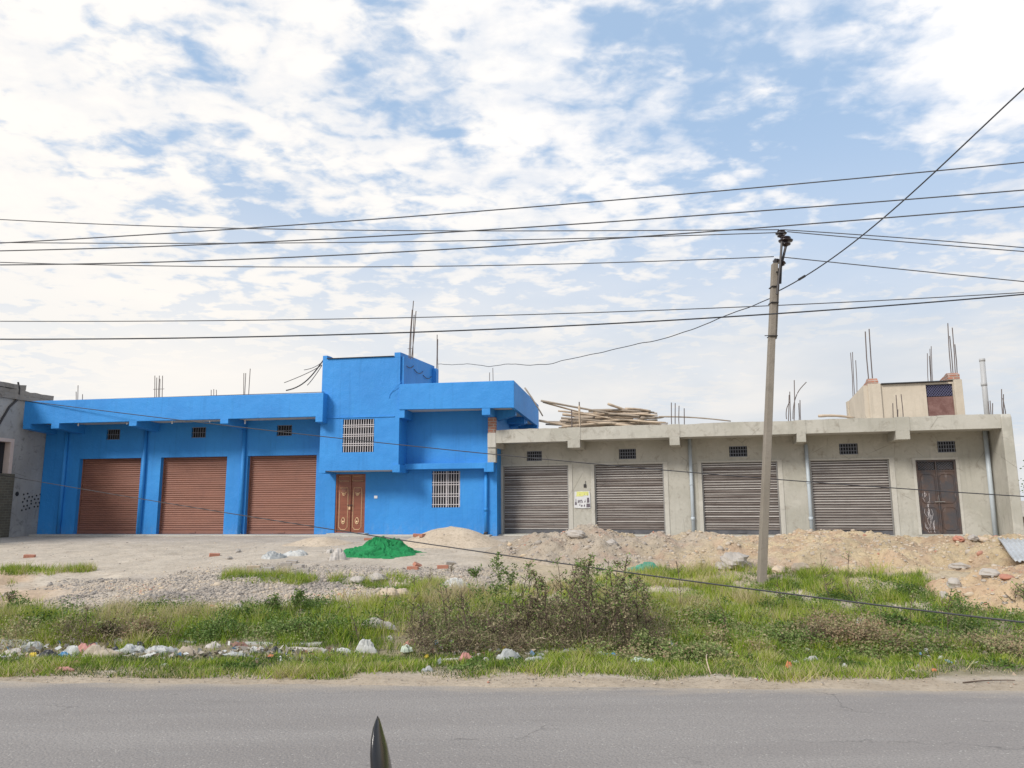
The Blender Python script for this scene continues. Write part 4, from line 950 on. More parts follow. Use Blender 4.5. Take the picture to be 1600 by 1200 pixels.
for (cx, cy, r, hh, tn, cnt) in cl:
    q = RS.normal(size=(cnt, 3)); q /= np.linalg.norm(q, axis=1)[:, None]; q[:, 2] = np.abs(q[:, 2]); q *= (RS.rand(cnt)**.4)[:, None]
    lump = 1+.35*np.sin(q[:, 0]*7+cx*9)*np.cos(q[:, 1]*6)
    xx, yy = cx+q[:, 0]*r*1.5, cy+q[:, 1]*r*1.3
    Cs.append(np.stack([xx, yy, ground(xx, yy)+q[:, 2]*hh*lump], -1)); Ts.append(np.clip(tn+RS.normal(0, .13, cnt), 0, 1))
Cs = np.concatenate(Cs); Ts = np.concatenate(Ts); n = len(Cs)
tag(npmesh('ground_cover', leaf_quads(Cs, RS.uniform(.018, .042, n), RS.uniform(.006, .013, n)), np.arange(n*4).reshape(-1, 4), M['leafy'], None, False, np.repeat(Ts, 4)), kind='stuff')
print('cover', n)
# dry twiggy litter among the weeds
def twigs(n_, x0, x1, y0, y1):
    o = []
    while len(o) < n_:
        x_, y_ = RS.uniform(x0, x1), RS.uniform(y0, y1); o.append(gp_fast(x_, y_))
    return np.array(o)
def gp_fast(px_, py_):
    d = ray(px_, py_); t = (0.0-EYE)/d[2]; P_ = CAMP+d*t
    for _ in range(4): t = (float(ground(P_[0], P_[1]))-EYE)/d[2]; P_ = CAMP+d*t
    return P_
B_ = np.concatenate([twigs(4800, 640, 1040, 968, 1024), twigs(900, 1250, 1400, 975, 1012), twigs(1100, 90, 270, 985, 1006), twigs(250, 1400, 1640, 1000, 1024), twigs(700, 850, 1030, 955, 985)])
n = len(B_); d = RS.normal(size=(n, 3)); d[:, 2] = np.abs(d[:, 2])*1.0; d /= np.linalg.norm(d, axis=1)[:, None]; L_ = RS.uniform(.05, .26, n)[:, None]
B_[:, 2] += RS.rand(n)*.14; sd_ = np.cross(d, RS.normal(size=(n, 3))); sd_ /= np.linalg.norm(sd_, axis=1)[:, None]; wd = RS.uniform(.0015, .0035, n)[:, None]
V = np.stack([B_-sd_*wd, B_+sd_*wd, B_+d*L_+sd_*wd*.5, B_+d*L_-sd_*wd*.5], 1).reshape(-1, 3)
T1 = np.clip(RS.normal(.38, .28, n), 0, .9)
k2 = 12500; Lc = np.repeat(B_, 3, 0)[:k2*2]; Lc = Lc+RS.normal(0, .05, Lc.shape); Lc[:, 2] = np.maximum(Lc[:, 2], ground(Lc[:, 0], Lc[:, 1])+.01); m2 = len(Lc)
V2 = leaf_quads(Lc, RS.uniform(.015, .04, m2), RS.uniform(.005, .012, m2)); T2 = np.clip(RS.normal(.34, .26, m2)+.35*(fbm(Lc[:, 0]*2.5, Lc[:, 1]*2.5, 3) > .12), 0, 1)
V = np.concatenate([V, V2]); tag(npmesh('dry_undergrowth', V, np.arange(len(V)).reshape(-1, 4), M['dry'], None, False, np.repeat(np.concatenate([T1, T2]), 4)), kind='stuff')

def weed(px_, pb, pt, kind, label, spread=1.0, nb=8, leaves=260, lean=0.0, group='tall weeds in the roadside grass', cat='weed', name='tall_weed'):
    b = gp_fast(px_, pb); H = max(.15, (pb-pt)*b[1]/F); rr = np.random.RandomState(int(px_*13+pb) % 99991)
    root = empty(name, tuple(b), 0, label, cat, group); mb = MB(); C = []
    for s0 in range(1+(spread > .7)+(spread > 1.2)):
        a0 = rr.uniform(0, 6.28); tipp = np.array([math.cos(a0)*.22*H*spread+lean*H, math.sin(a0)*.2*H, H*rr.uniform(.8, 1.0) if s0 else H])
        midp = tipp*.5+np.array([rr.uniform(-.06, .06), rr.uniform(-.06, .06), .0])
        main = curve([(0, 0, -.03), midp, tipp], 8); mb.tube(main, list(np.linspace(.0065, .0035, 8)*(1.0 if nb > 9 else .8)), 5)
        for k in range(nb):
            t = rr.uniform(.25, .97); i = int(t*7); p = main[i]+(main[min(i+1, 7)]-main[i])*(t*7-i)
            ang = rr.uniform(0, 6.28); bl = H*(1.05-t)*rr.uniform(.25, .6)*spread+.04
            e = p+np.array([math.cos(ang)*bl*.75, math.sin(ang)*bl*.75, bl*rr.uniform(.35, .9)])
            m_ = (p+e)/2+np.array([0, 0, -bl*.08]); br = curve([p, m_, e], 5); mb.tube(br, [.005, .0045, .004, .003, .002], 4)
            for q in range(max(2, leaves//(nb*(1+(spread > .7)+(spread > 1.2))))):
                u = rr.rand()**.7; C.append(p+(e-p)*u+rr.normal(0, .018, 3))
    mb.build('stem', M['twig_green'] if kind == 'green' else M['twig'], root)
    C = np.array(C); n = len(C); dr_ = RS.normal(size=(n, 3))
    sc_ = 1.0 if kind == 'green' else .8
    L = rr.uniform(.022, .068, n)*sc_; Wd = rr.uniform(.005, .014, n)*sc_
    if kind == 'seed': L *= .4; Wd *= .4
    Vq = leaf_quads(C, L, Wd, .5, rr)
    if kind in ('dry', 'mixed'):    # hanging withered leaves
        Vq = Vq.reshape(-1, 4, 3); hang = rr.rand(n) < (.7 if kind == 'dry' else .35); c0_ = Vq[:, :1]; dz = Vq[:, :, 2:]-c0_[:, :, 2:]
        Vq[:, :, 2:] = np.where(hang[:, None, None], c0_[:, :, 2:]-dz*1.3, Vq[:, :, 2:]); Vq = Vq.reshape(-1, 3)
    hz_ = C[:, 2]/H
    if kind == 'dry': T = np.clip(.10+.62*hz_+rr.normal(0, .30, n), 0, 1); mm = 'dry'
    elif kind == 'mixed': T = np.clip(.42+.65*hz_+rr.normal(0, .26, n), 0, 1); mm = 'dry'
    elif kind == 'seed': T = np.clip(rr.normal(.6, .12, n), 0, 1); mm = 'dry'
    else: T = np.clip(rr.normal(.35, .14, n), 0, .75); mm = 'leafy'
    npmesh('foliage', Vq, np.arange(n*4).reshape(-1, 4), M[mm], root, False, np.repeat(T, 4))
    return root
DG = 'dried weeds in the brown thicket'
_rowname = lambda x, b: ('at the left edge' if x < 850 else 'in the left part' if x < 900 else 'near the middle' if x < 950 else 'right of the middle' if x < 990 else 'at the right edge')+(' of the thicket, back row' if b < 995 else ' of the thicket, middle row' if b < 1009 else ' of the thicket, front row')
DL = 'tall withered brown weed with hanging leaves in the dense thicket'
for (x_, b_, t_, k_) in ((846, 985, 905, 'dry'), (872, 998, 890, 'mixed'), (893, 990, 893, 'dry'), (912, 1003, 905, 'dry'), (930, 990, 880, 'mixed'), (948, 1002, 900, 'mixed'), (965, 990, 893, 'dry'), (982, 1000, 888, 'mixed'), (1000, 992, 905, 'dry'),
                         (1015, 1004, 925, 'dry'), (858, 1010, 930, 'dry'), (885, 1014, 938, 'dry'), (918, 1016, 935, 'dry'), (955, 1016, 938, 'dry'), (990, 1014, 940, 'dry'), (826, 1004, 938, 'dry'), (800, 1008, 945, 'dry'), (940, 1008, 915, 'dry'), (870, 1006, 915, 'dry'), (975, 1008, 915, 'dry')):
    weed(x_, b_, t_-6-(int(x_) % 5)*3, k_, ('withered brown weed with hanging leaves ' if k_ == 'dry' else 'brown weed with greener top leaves ')+_rowname(x_, b_), .55+.12*(int(x_) % 5), 15, 330, .12*((int(x_) % 3)-1), DG)
weed(765, 965, 872, 'green', 'broad leafy green weed standing tallest left of the brown thicket', 1.1, 11, 420)
weed(792, 968, 880, 'green', 'leafy green weed with dark hanging lower leaves right of the tallest one', .8, 10, 300)
weed(816, 972, 884, 'mixed', 'green topped weed at the left border of the brown thicket', .9, 10, 280)
weed(925, 968, 882, 'green', 'bright green leafy shoot rising out of the brown thicket', .9, 9, 300)
weed(972, 975, 903, 'green', 'green leafy weed on the right side of the brown thicket', 1.0, 9, 260)
weed(668, 938, 892, 'seed', 'feathery pale seed plume beside the striped plastic sheet', .5, 12, 700)
weed(712, 914, 884, 'seed', 'greyish dry tuft behind the striped plastic sheet', 1.1, 12, 500)
weed(742, 916, 888, 'seed', 'grey dry tuft against the soil ridge left of the tallest green weed', 1.1, 12, 500)
weed(636, 985, 905, 'mixed', 'thin bare stalk standing left of the feathery plume', .6, 7, 60)
weed(596, 992, 925, 'mixed', 'thin dark stalk behind the white sack in the grass', .6, 6, 40)
weed(563, 1005, 935, 'mixed', 'leaning thin stalk left of the white sack in the grass', .4, 4, 30, -.25)
weed(700, 990, 915, 'mixed', 'spindly brown weed in front of the feathery plume', .8, 9, 110)
weed(735, 1000, 930, 'dry', 'brown branching weed at the left end of the thicket', 1.0, 10, 160)
weed(660, 1003, 950, 'dry', 'short dry branching weed right of the white bag', 1.2, 9, 120)
weed(780, 1010, 950, 'dry', 'dry branching weed behind the large grey bag', 1.2, 10, 180)
weed(140, 1000, 952, 'seed', 'upright brown stalk above the roadside rubbish at left', .4, 8, 260)
weed(162, 1002, 972, 'dry', 'bushy brown weed right of the upright stalk at left', 1.5, 12, 320)
weed(458, 958, 928, 'green', 'dark green bushy weed in the grass near the gravel', 1.5, 12, 340)
weed(428, 956, 935, 'green', 'small leafy weed left of the dark green bushy one', 1.4, 10, 240)
weed(1300, 945, 868, 'mixed', 'tall bare twiggy weed with long branches in the right grass', .7, 9, 50)
weed(1325, 942, 862, 'mixed', 'tallest bare stalk in the right grass beside the twiggy weed', .5, 7, 40)
weed(1362, 985, 925, 'mixed', 'leaning bare stalk above the brown creeping bush', .7, 6, 40, -.3)
weed(1425, 992, 930, 'mixed', 'thin upright stalk between brown bush and soil heap', .4, 5, 30)
weed(1482, 1003, 925, 'mixed', 'tall leafy stalk in front of the near soil heap', .7, 9, 90)
weed(1500, 998, 940, 'green', 'green bushy shoot before the near soil heap', 1.0, 9, 160)
weed(1592, 962, 915, 'mixed', 'twiggy weed growing on the near soil heap at right edge', 1.4, 12, 160)
weed(1238, 960, 900, 'mixed', 'thin stalk left of the tall twiggy weed', .5, 5, 24, -.2)
weed(1130, 1000, 940, 'mixed', 'sparse stalk in the bright grass right of the brown thicket', .5, 6, 30)
weed(1062, 950, 880, 'seed', 'pale thin seed stalk beside the green cloth scrap', .5, 8, 120)
weed(15, 945, 925, 'dry', 'dry tuft at the left edge of the yard', 1.2, 9, 160)
weed(28, 915, 902, 'green', 'small round green tuft on the sandy ground at left', 1.5, 8, 120)
weed(668, 882, 868, 'dry', 'little dry shrub growing between bricks near the green net', 1.6, 12, 260)
BG = 'low bushes on the roadside bank'
def bush(px_, pb, w, hpx, tone, label, n_=1800):
    b = gp_fast(px_, pb); k = b[1]/F; r = w*k/2; H = hpx*k; rr = np.random.RandomState(int(px_) % 9973)
    root = empty('low_bush', tuple(b), 0, label, 'bush', BG); mb = MB(); C = []
    sub = [(rr.uniform(-.7, .7)*r, rr.uniform(-.5, .5)*r, rr.uniform(.35, .6), rr.uniform(.55, 1.05)) for _ in range(9)]
    for k_ in range(n_):
        a, c, f, hh = sub[rr.randint(9)]; q = rr.normal(size=3); q /= np.linalg.norm(q); q[2] = abs(q[2]); q *= rr.rand()**.45
        C.append((a+q[0]*r*f, c+q[1]*r*f*.9, q[2]*H*hh))
    for k_ in range(60):
        e = C[rr.randint(n_)]; mb.tube([(e[0]*.25, e[1]*.25, -.02), (e[0]*.7, e[1]*.7, e[2]*.6), (e[0]*1.08, e[1]*1.08, e[2]*1.12)], [.004, .003, .0015], 4)
    mb.build('stem', M['twig'], root); C = np.array(C)
    npmesh('foliage', leaf_quads(C, rr.uniform(.018, .04, n_), rr.uniform(.006, .013, n_), .4, rr), np.arange(n_*4).reshape(-1, 4), M['leafy'], root, False, np.repeat(np.clip(rr.normal(tone, .13, n_), 0, 1), 4))
bush(1325, 1008, 130, 50, .86, 'big rounded reddish brown creeping bush holding a white bag', 4200)
bush(1010, 1018, 90, 34, .55, 'grey green leafy bush at the right foot of the brown thicket', 2200)
bush(1095, 1030, 90, 34, .58, 'pale green low bush nearest the road right of the thicket', 2200)
bush(990, 965, 130, 30, .60, 'grey green bush spreading behind the right of the thicket', 2400)
bush(1105, 972, 110, 36, .68, 'olive bush with dull seed heads in the middle of the bank', 2600)
bush(1245, 1005, 90, 26, .45, 'dark green bush left of the big brown one', 1600)
bush(1560, 1015, 130, 26, .78, 'flat brownish bush at the right end of the bank', 2200)
bush(205, 1002, 70, 40, .84, 'brown leafed bush behind the rubbish at left', 2400)
bush(55, 998, 130, 34, .72, 'dull olive bush at the far left of the bank', 2400)
bush(335, 992, 110, 32, .35, 'deep green bush in the middle of the left bank', 2000)
bush(545, 995, 90, 38, .35, 'deep green leafy bush left of the white sack', 2000)
bush(445, 988, 90, 26, .42, 'green bush between the two deep green ones', 1500)
bush(1215, 958, 60, 26, .22, 'fresh green bush in the bright grass', 1300)
bush(1400, 978, 70, 26, .25, 'dark green bush right of the big brown one', 1300)
# far tree at right edge
tr = empty('tree', (30.6, 42, .5), 0, 'distant dark tree at the right edge behind the grey building', 'tree')
mb = MB().tube(curve([(0, 0, 0), (.2, 0, 1.2), (.1, 0, 2.4)], 8), list(np.linspace(.16, .06, 8)), 7)
C = []
for k in range(12):
    a = RS.rand()*6.28; e = np.array([math.cos(a)*1.1, math.sin(a)*1.1, RS.uniform(1.4, 3.2)]); mb.tube([(.15, 0, 1.2), tuple(e*.6+np.array([0, 0, .3])), tuple(e)], [.05, .03, .012], 5)
    q = RS.normal(0, .28, (260, 3)); C.append(e+q)
mb.build('trunk', M['twig'], tr); C = np.concatenate(C); n = len(C)
npmesh('crown', leaf_quads(C, RS.uniform(.08, .16, n), RS.uniform(.03, .05, n)), np.arange(n*4).reshape(-1, 4), M['leafy'], tr, False, np.repeat(np.clip(RS.normal(.15, .12, n), 0, 1), 4))

# ================================================================ STONES AND RUBBLE
ICO_V = []; 
ph_ = (1+5**.5)/2
for a, b_ in ((-1, ph_), (1, ph_), (-1, -ph_), (1, -ph_)): ICO_V += [(a, b_, 0)]
for a, b_ in ((-1, ph_), (1, ph_), (-1, -ph_), (1, -ph_)): ICO_V += [(0, a, b_)]
for a, b_ in ((-1, ph_), (1, ph_), (-1, -ph_), (1, -ph_)): ICO_V += [(b_, 0, a)]
ICO_V = np.array([(-1, ph_, 0), (1, ph_, 0), (-1, -ph_, 0), (1, -ph_, 0), (0, -1, ph_), (0, 1, ph_), (0, -1, -ph_), (0, 1, -ph_), (ph_, 0, -1), (ph_, 0, 1), (-ph_, 0, -1), (-ph_, 0, 1)])/1.9
ICO_F = np.array([(0, 11, 5), (0, 5, 1), (0, 1, 7), (0, 7, 10), (0, 10, 11), (1, 5, 9), (5, 11, 4), (11, 10, 2), (10, 7, 6), (7, 1, 8), (3, 9, 4), (3, 4, 2), (3, 2, 6), (3, 6, 8), (3, 8, 9), (4, 9, 5), (2, 4, 11), (6, 2, 10), (8, 6, 7), (9, 8, 1)])
def stones(name, P, size, tone):
    n = len(P); th = RS.rand(n)*6.28; v = ICO_V[None]*(1+RS.uniform(-.28, .28, (n, 12, 1)))*RS.uniform(.6, 1.25, (n, 1, 3))*np.array([1, 1, .7])
    c, s_ = np.cos(th)[:, None], np.sin(th)[:, None]; v = np.stack([v[..., 0]*c-v[..., 1]*s_, v[..., 0]*s_+v[..., 1]*c, v[..., 2]], -1)*size[:, None, None]+P[:, None]
    Fc = (ICO_F[None]+(np.arange(n)*12)[:, None, None]).reshape(-1, 3)
    return tag(npmesh(name, v.reshape(-1, 3), Fc, M['stone'], None, False, np.repeat(np.clip(tone, 0, 1), 12)), kind='stuff')
n = 26000; X = RS.normal(-4.0, 2.8, n); Y = RS.normal(13.5, 1.05, n)
k = (((X+3.9)/4.6)**2+((Y-13.6)/2.3)**2+fbm(X, Y, 3) < 1); X, Y = X[k], Y[k]; n = len(X)
P = np.stack([X, Y, top(X, Y)], -1); tn = .42+.6*fbm(X*1.1, Y*1.1, 3)+RS.normal(0, .17, n)
stones('gravel', P, RS.gamma(1.6, .0072, n)+.006, tn)
n = 15000; X = RS.uniform(-.3, 14.5, n); Y = RS.uniform(13.9, 19.6, n); b = bump('soil', X, Y); k = (b > .02); X, Y, b = X[k], Y[k], b[k]; n = len(X)
P = np.stack([X, Y, ground(X, Y)+b], -1); tn = np.clip(.62+np.clip((X-3)/14, -.15, .2)+RS.normal(0, .17, n), 0, .95); tn[RS.rand(n) < .012] = 1
stones('rubble', P, RS.gamma(1.3, .0105, n)+.006, tn)
n = 3600; X = RS.uniform(6.2, 11, n); Y = RS.uniform(9.9, 13.4, n); b = bump('rubble', X, Y); k = b > .02; X, Y, b = X[k], Y[k], b[k]; n = len(X)
stones('rubble', np.stack([X, Y, ground(X, Y)+b], -1), RS.gamma(1.4, .009, n)+.005, np.clip(.66+RS.normal(0, .17, n), 0, 1))
n = 2600; X = RS.uniform(-14, 13, n); Y = RS.uniform(11.5, 21, n); stones('loose_stones', np.stack([X, Y, top(X, Y)], -1), RS.gamma(1.3, .006, n)+.004, np.clip(.5+RS.normal(0, .2, n), 0, 1))
n = 2500; X = RS.uniform(-9, 9, n); Y = 7.62-.058*X+RS.normal(0, .16, n); stones('roadside_grit', np.stack([X, Y, ground(X, Y)+.008], -1), RS.gamma(1.2, .0022, n)+.002, np.clip(.55+RS.normal(0, .22, n), 0, 1))
# drain edge: broken concrete rim in the rubbish line
def rim(x0, x1, yp, label):
    a, b_ = gp_fast(x0, yp), gp_fast(x1, yp+1); d_ = (b_-a); n_ = 14; mb = MB(); V = []
    for i in range(n_):
        p = a+d_*i/(n_-1); z = .02+float(vnoise(np.array(p[0]*3), np.array(2.)))*.04
        V += [(p[0], p[1], -.3), (p[0], p[1], z), (p[0], p[1]+.12, z+.004), (p[0], p[1]+.12, -.3)]
    mb.add(V, [(4*i+k, 4*i+4+k, 4*i+4+(k+1) % 4, 4*i+(k+1) % 4) for i in range(n_-1) for k in range(4)]+[(0, 1, 2, 3), (4*n_-1, 4*n_-2, 4*n_-3, 4*n_-4)])
    tag(mb.build('drain_edge', M['concrete'], None), label, 'drain edge', 'broken concrete drain edges')
rim(178, 305, 1004, 'concrete drain edge behind the pile of rubbish sacks'); rim(375, 500, 1007, 'longer broken concrete drain edge behind the white litter'); rim(-60, 40, 1006, 'concrete drain edge at the left edge behind grey litter')

# ================================================================ LITTER, SACKS, BRICKS
def fabric(name, col, rough=.6, var=.2, trans=0):
    if name in M: return M[name]
    m, t, b = mat(name, rough); oc = objc(t); n1 = t.noise(oc, 7, 5, .6)
    c = t.mix(t.map(n1, .35, .7), col, tuple(x*(1-var*1.6) for x in col)); c = t.mix(t.map(t.noise(oc, 19, 4, .7), .55, .8, 0, .5), c, tuple(x*.6+.08 for x in col))
    t.l(c, b.inputs['Base Color']); bump_in(t, b, t.noise(oc, 30, 4), .3, .01); M[name] = m; return m
def crumple(name, px_, py_, wpx, hpx, dpx, m, label, cat, group=None, seed=0, folds=1.0, flat=.75, res=(11, 34), P=None, lift=0.0, frq=1.0, cap=1.25):
    p = gp(px_, py_) if P is None else np.array(P); k = p[1]/F; rw, H, rd = wpx*k/2, hpx*k, dpx*k; rr = np.random.RandomState(seed+int(px_))
    nr, na = res; H *= .72; V = [(0, 0, 0)]; o1, o2 = rr.rand(2)*50
    for i in range(1, nr+1):
        for j in range(na):
            a = 2*math.pi*j/na; rad = i/nr; out = 1+.38*float(fbm(np.array(math.cos(a)*1.6+o1), np.array(math.sin(a)*1.6+o2), 3))*2*rad
            x_, y_ = math.cos(a)*rw*rad*out, math.sin(a)*rd*rad*out
            f = float(fbm(np.array(x_/rw*2.3+o2), np.array(y_/rd*2.0+o1), 4)); ridge = abs(float(vnoise(np.array((x_/rw*4+y_/rd+f*1.6)*frq+o1), np.array(y_/rd*3*frq+o2+f*1.2))))
            z = H*((1-rad**2)**flat*(1+.9*f*folds)+(.42-ridge*1.9)*.5*folds*(1-rad**3)); V.append((x_, y_, min(max(z, 0), H*cap)))
    V = np.array(V); V[0, 2] = V[1:1+na, 2].mean(); V[1:1+na, 2] = V[1:1+na, 2]*.35+V[0, 2]*.65; g0 = top(p[0]+V[:, 0], p[1]+V[:, 1]); base_z = float(top(p[0], p[1]))
    last = np.arange(len(V)) >= 1+(nr-1)*na
    V[:, 2] = V[:, 2]+(g0-base_z)+np.where(last, -.012, .006)
    Fc = [(0, 1+j, 1+(j+1) % na) for j in range(na)]
    for i in range(nr-1):
        for j in range(na): a_ = 1+i*na; b2 = a_+na; Fc.append((a_+j, b2+j, b2+(j+1) % na, a_+(j+1) % na))
    o = npmesh(name, V, Fc, m, None, folds < .8); o.location = (p[0], p[1], base_z+lift); return tag(o, label, cat, group)
WH = fabric('white_plastic_film', (.54, .54, .52), .45); GRY = fabric('grey_plastic_film', (.38, .39, .385), .45); BK = fabric('black_plastic_film', (.035, .035, .045), .35)
BL = fabric('blue_plastic_film', (.08, .30, .60), .4); PK = fabric('faded_pink_cloth', (.55, .27, .24), .9); BG_ = fabric('beige_cloth', (.46, .39, .31), .9); BR = fabric('brown_rag', (.26, .15, .12), .9)
GN = plain('green_netting', (.010, .20, .062), .95, 0, .5, 6); TL = fabric('teal_cloth', (.10, .33, .24), .8); LG = fabric('pale_green_film', (.55, .62, .52), .5); YL = fabric('yellow_wrapper', (.68, .50, .05), .5); OR = fabric('orange_wrapper', (.62, .22, .10), .5); CB = fabric('cardboard', (.58, .38, .24), .9)
SK = fabric('dusty_woven_sack', (.52, .48, .44), .8)
def heap_of_cloth(name, px_, py_, rx, ry, lumps, m, label, cat, n1=230, n2=130):
    p = gp(px_, py_); U_, V_ = np.meshgrid(np.linspace(-1.25, 1.25, n1), np.linspace(-1.25, 1.25, n2), indexing='ij')
    wob = fbm(U_*1.7+3, V_*1.7+8, 4)*.55; rad = np.sqrt(U_**2+V_**2)*(1+wob)
    h = np.zeros_like(U_)
    for (a, b_, w_, hh) in lumps: h = np.maximum(h, hh*np.exp(-((U_-a)**2+(V_-b_)**2*1.2)/w_**2))
    wx, wy = U_*3.2+fbm(U_*2, V_*2+1, 3)*2.2, V_*2.2+fbm(U_*2+9, V_*2, 3)*2.2
    fold = 1-2.6*np.abs(fbm(wx*1.1, wy*1.1, 2)); fold2 = 1-2.6*np.abs(fbm(wx*2.7+5, wy*2.7, 2))
    e = np.clip((1-rad)/.22, 0, 1); z = e*(h+.15*fold*(.4+h*1.8)+.07*fold2*(.5+h)+.012*(1-2.6*np.abs(fbm(wx*6+1, wy*5, 2)))-.01)
    X_, Y_ = p[0]+U_*rx, p[1]+V_*ry; Z_ = top(X_, Y_)+np.where(rad < 1, np.maximum(z, .004), -.05)
    P_ = np.stack([X_-p[0], Y_-p[1], Z_-p[2]], -1).reshape(-1, 3); idx = np.arange(n1*n2).reshape(n1, n2)
    Fq = np.stack([idx[:-1, :-1], idx[1:, :-1], idx[1:, 1:], idx[:-1, 1:]], -1); k = rad < 1.0; kf = k[:-1, :-1] | k[1:, :-1] | k[1:, 1:] | k[:-1, 1:]
    Fq = Fq[kf]; us = np.unique(Fq); rm = np.zeros(n1*n2, int); rm[us] = np.arange(len(us))
    o = npmesh(name, P_[us], rm[Fq], m, None, True); o.location = tuple(p); return tag(o, label, cat)
heap_of_cloth('green_net', 595, 866, .98, .58, ((-.02, 0, .42, .27), (.30, .1, .32, .22), (-.42, .0, .30, .13), (.58, -.1, .28, .08), (.05, -.4, .4, .12)), GN, 'crumpled heap of bright green shade netting on the pale yard', 'net')

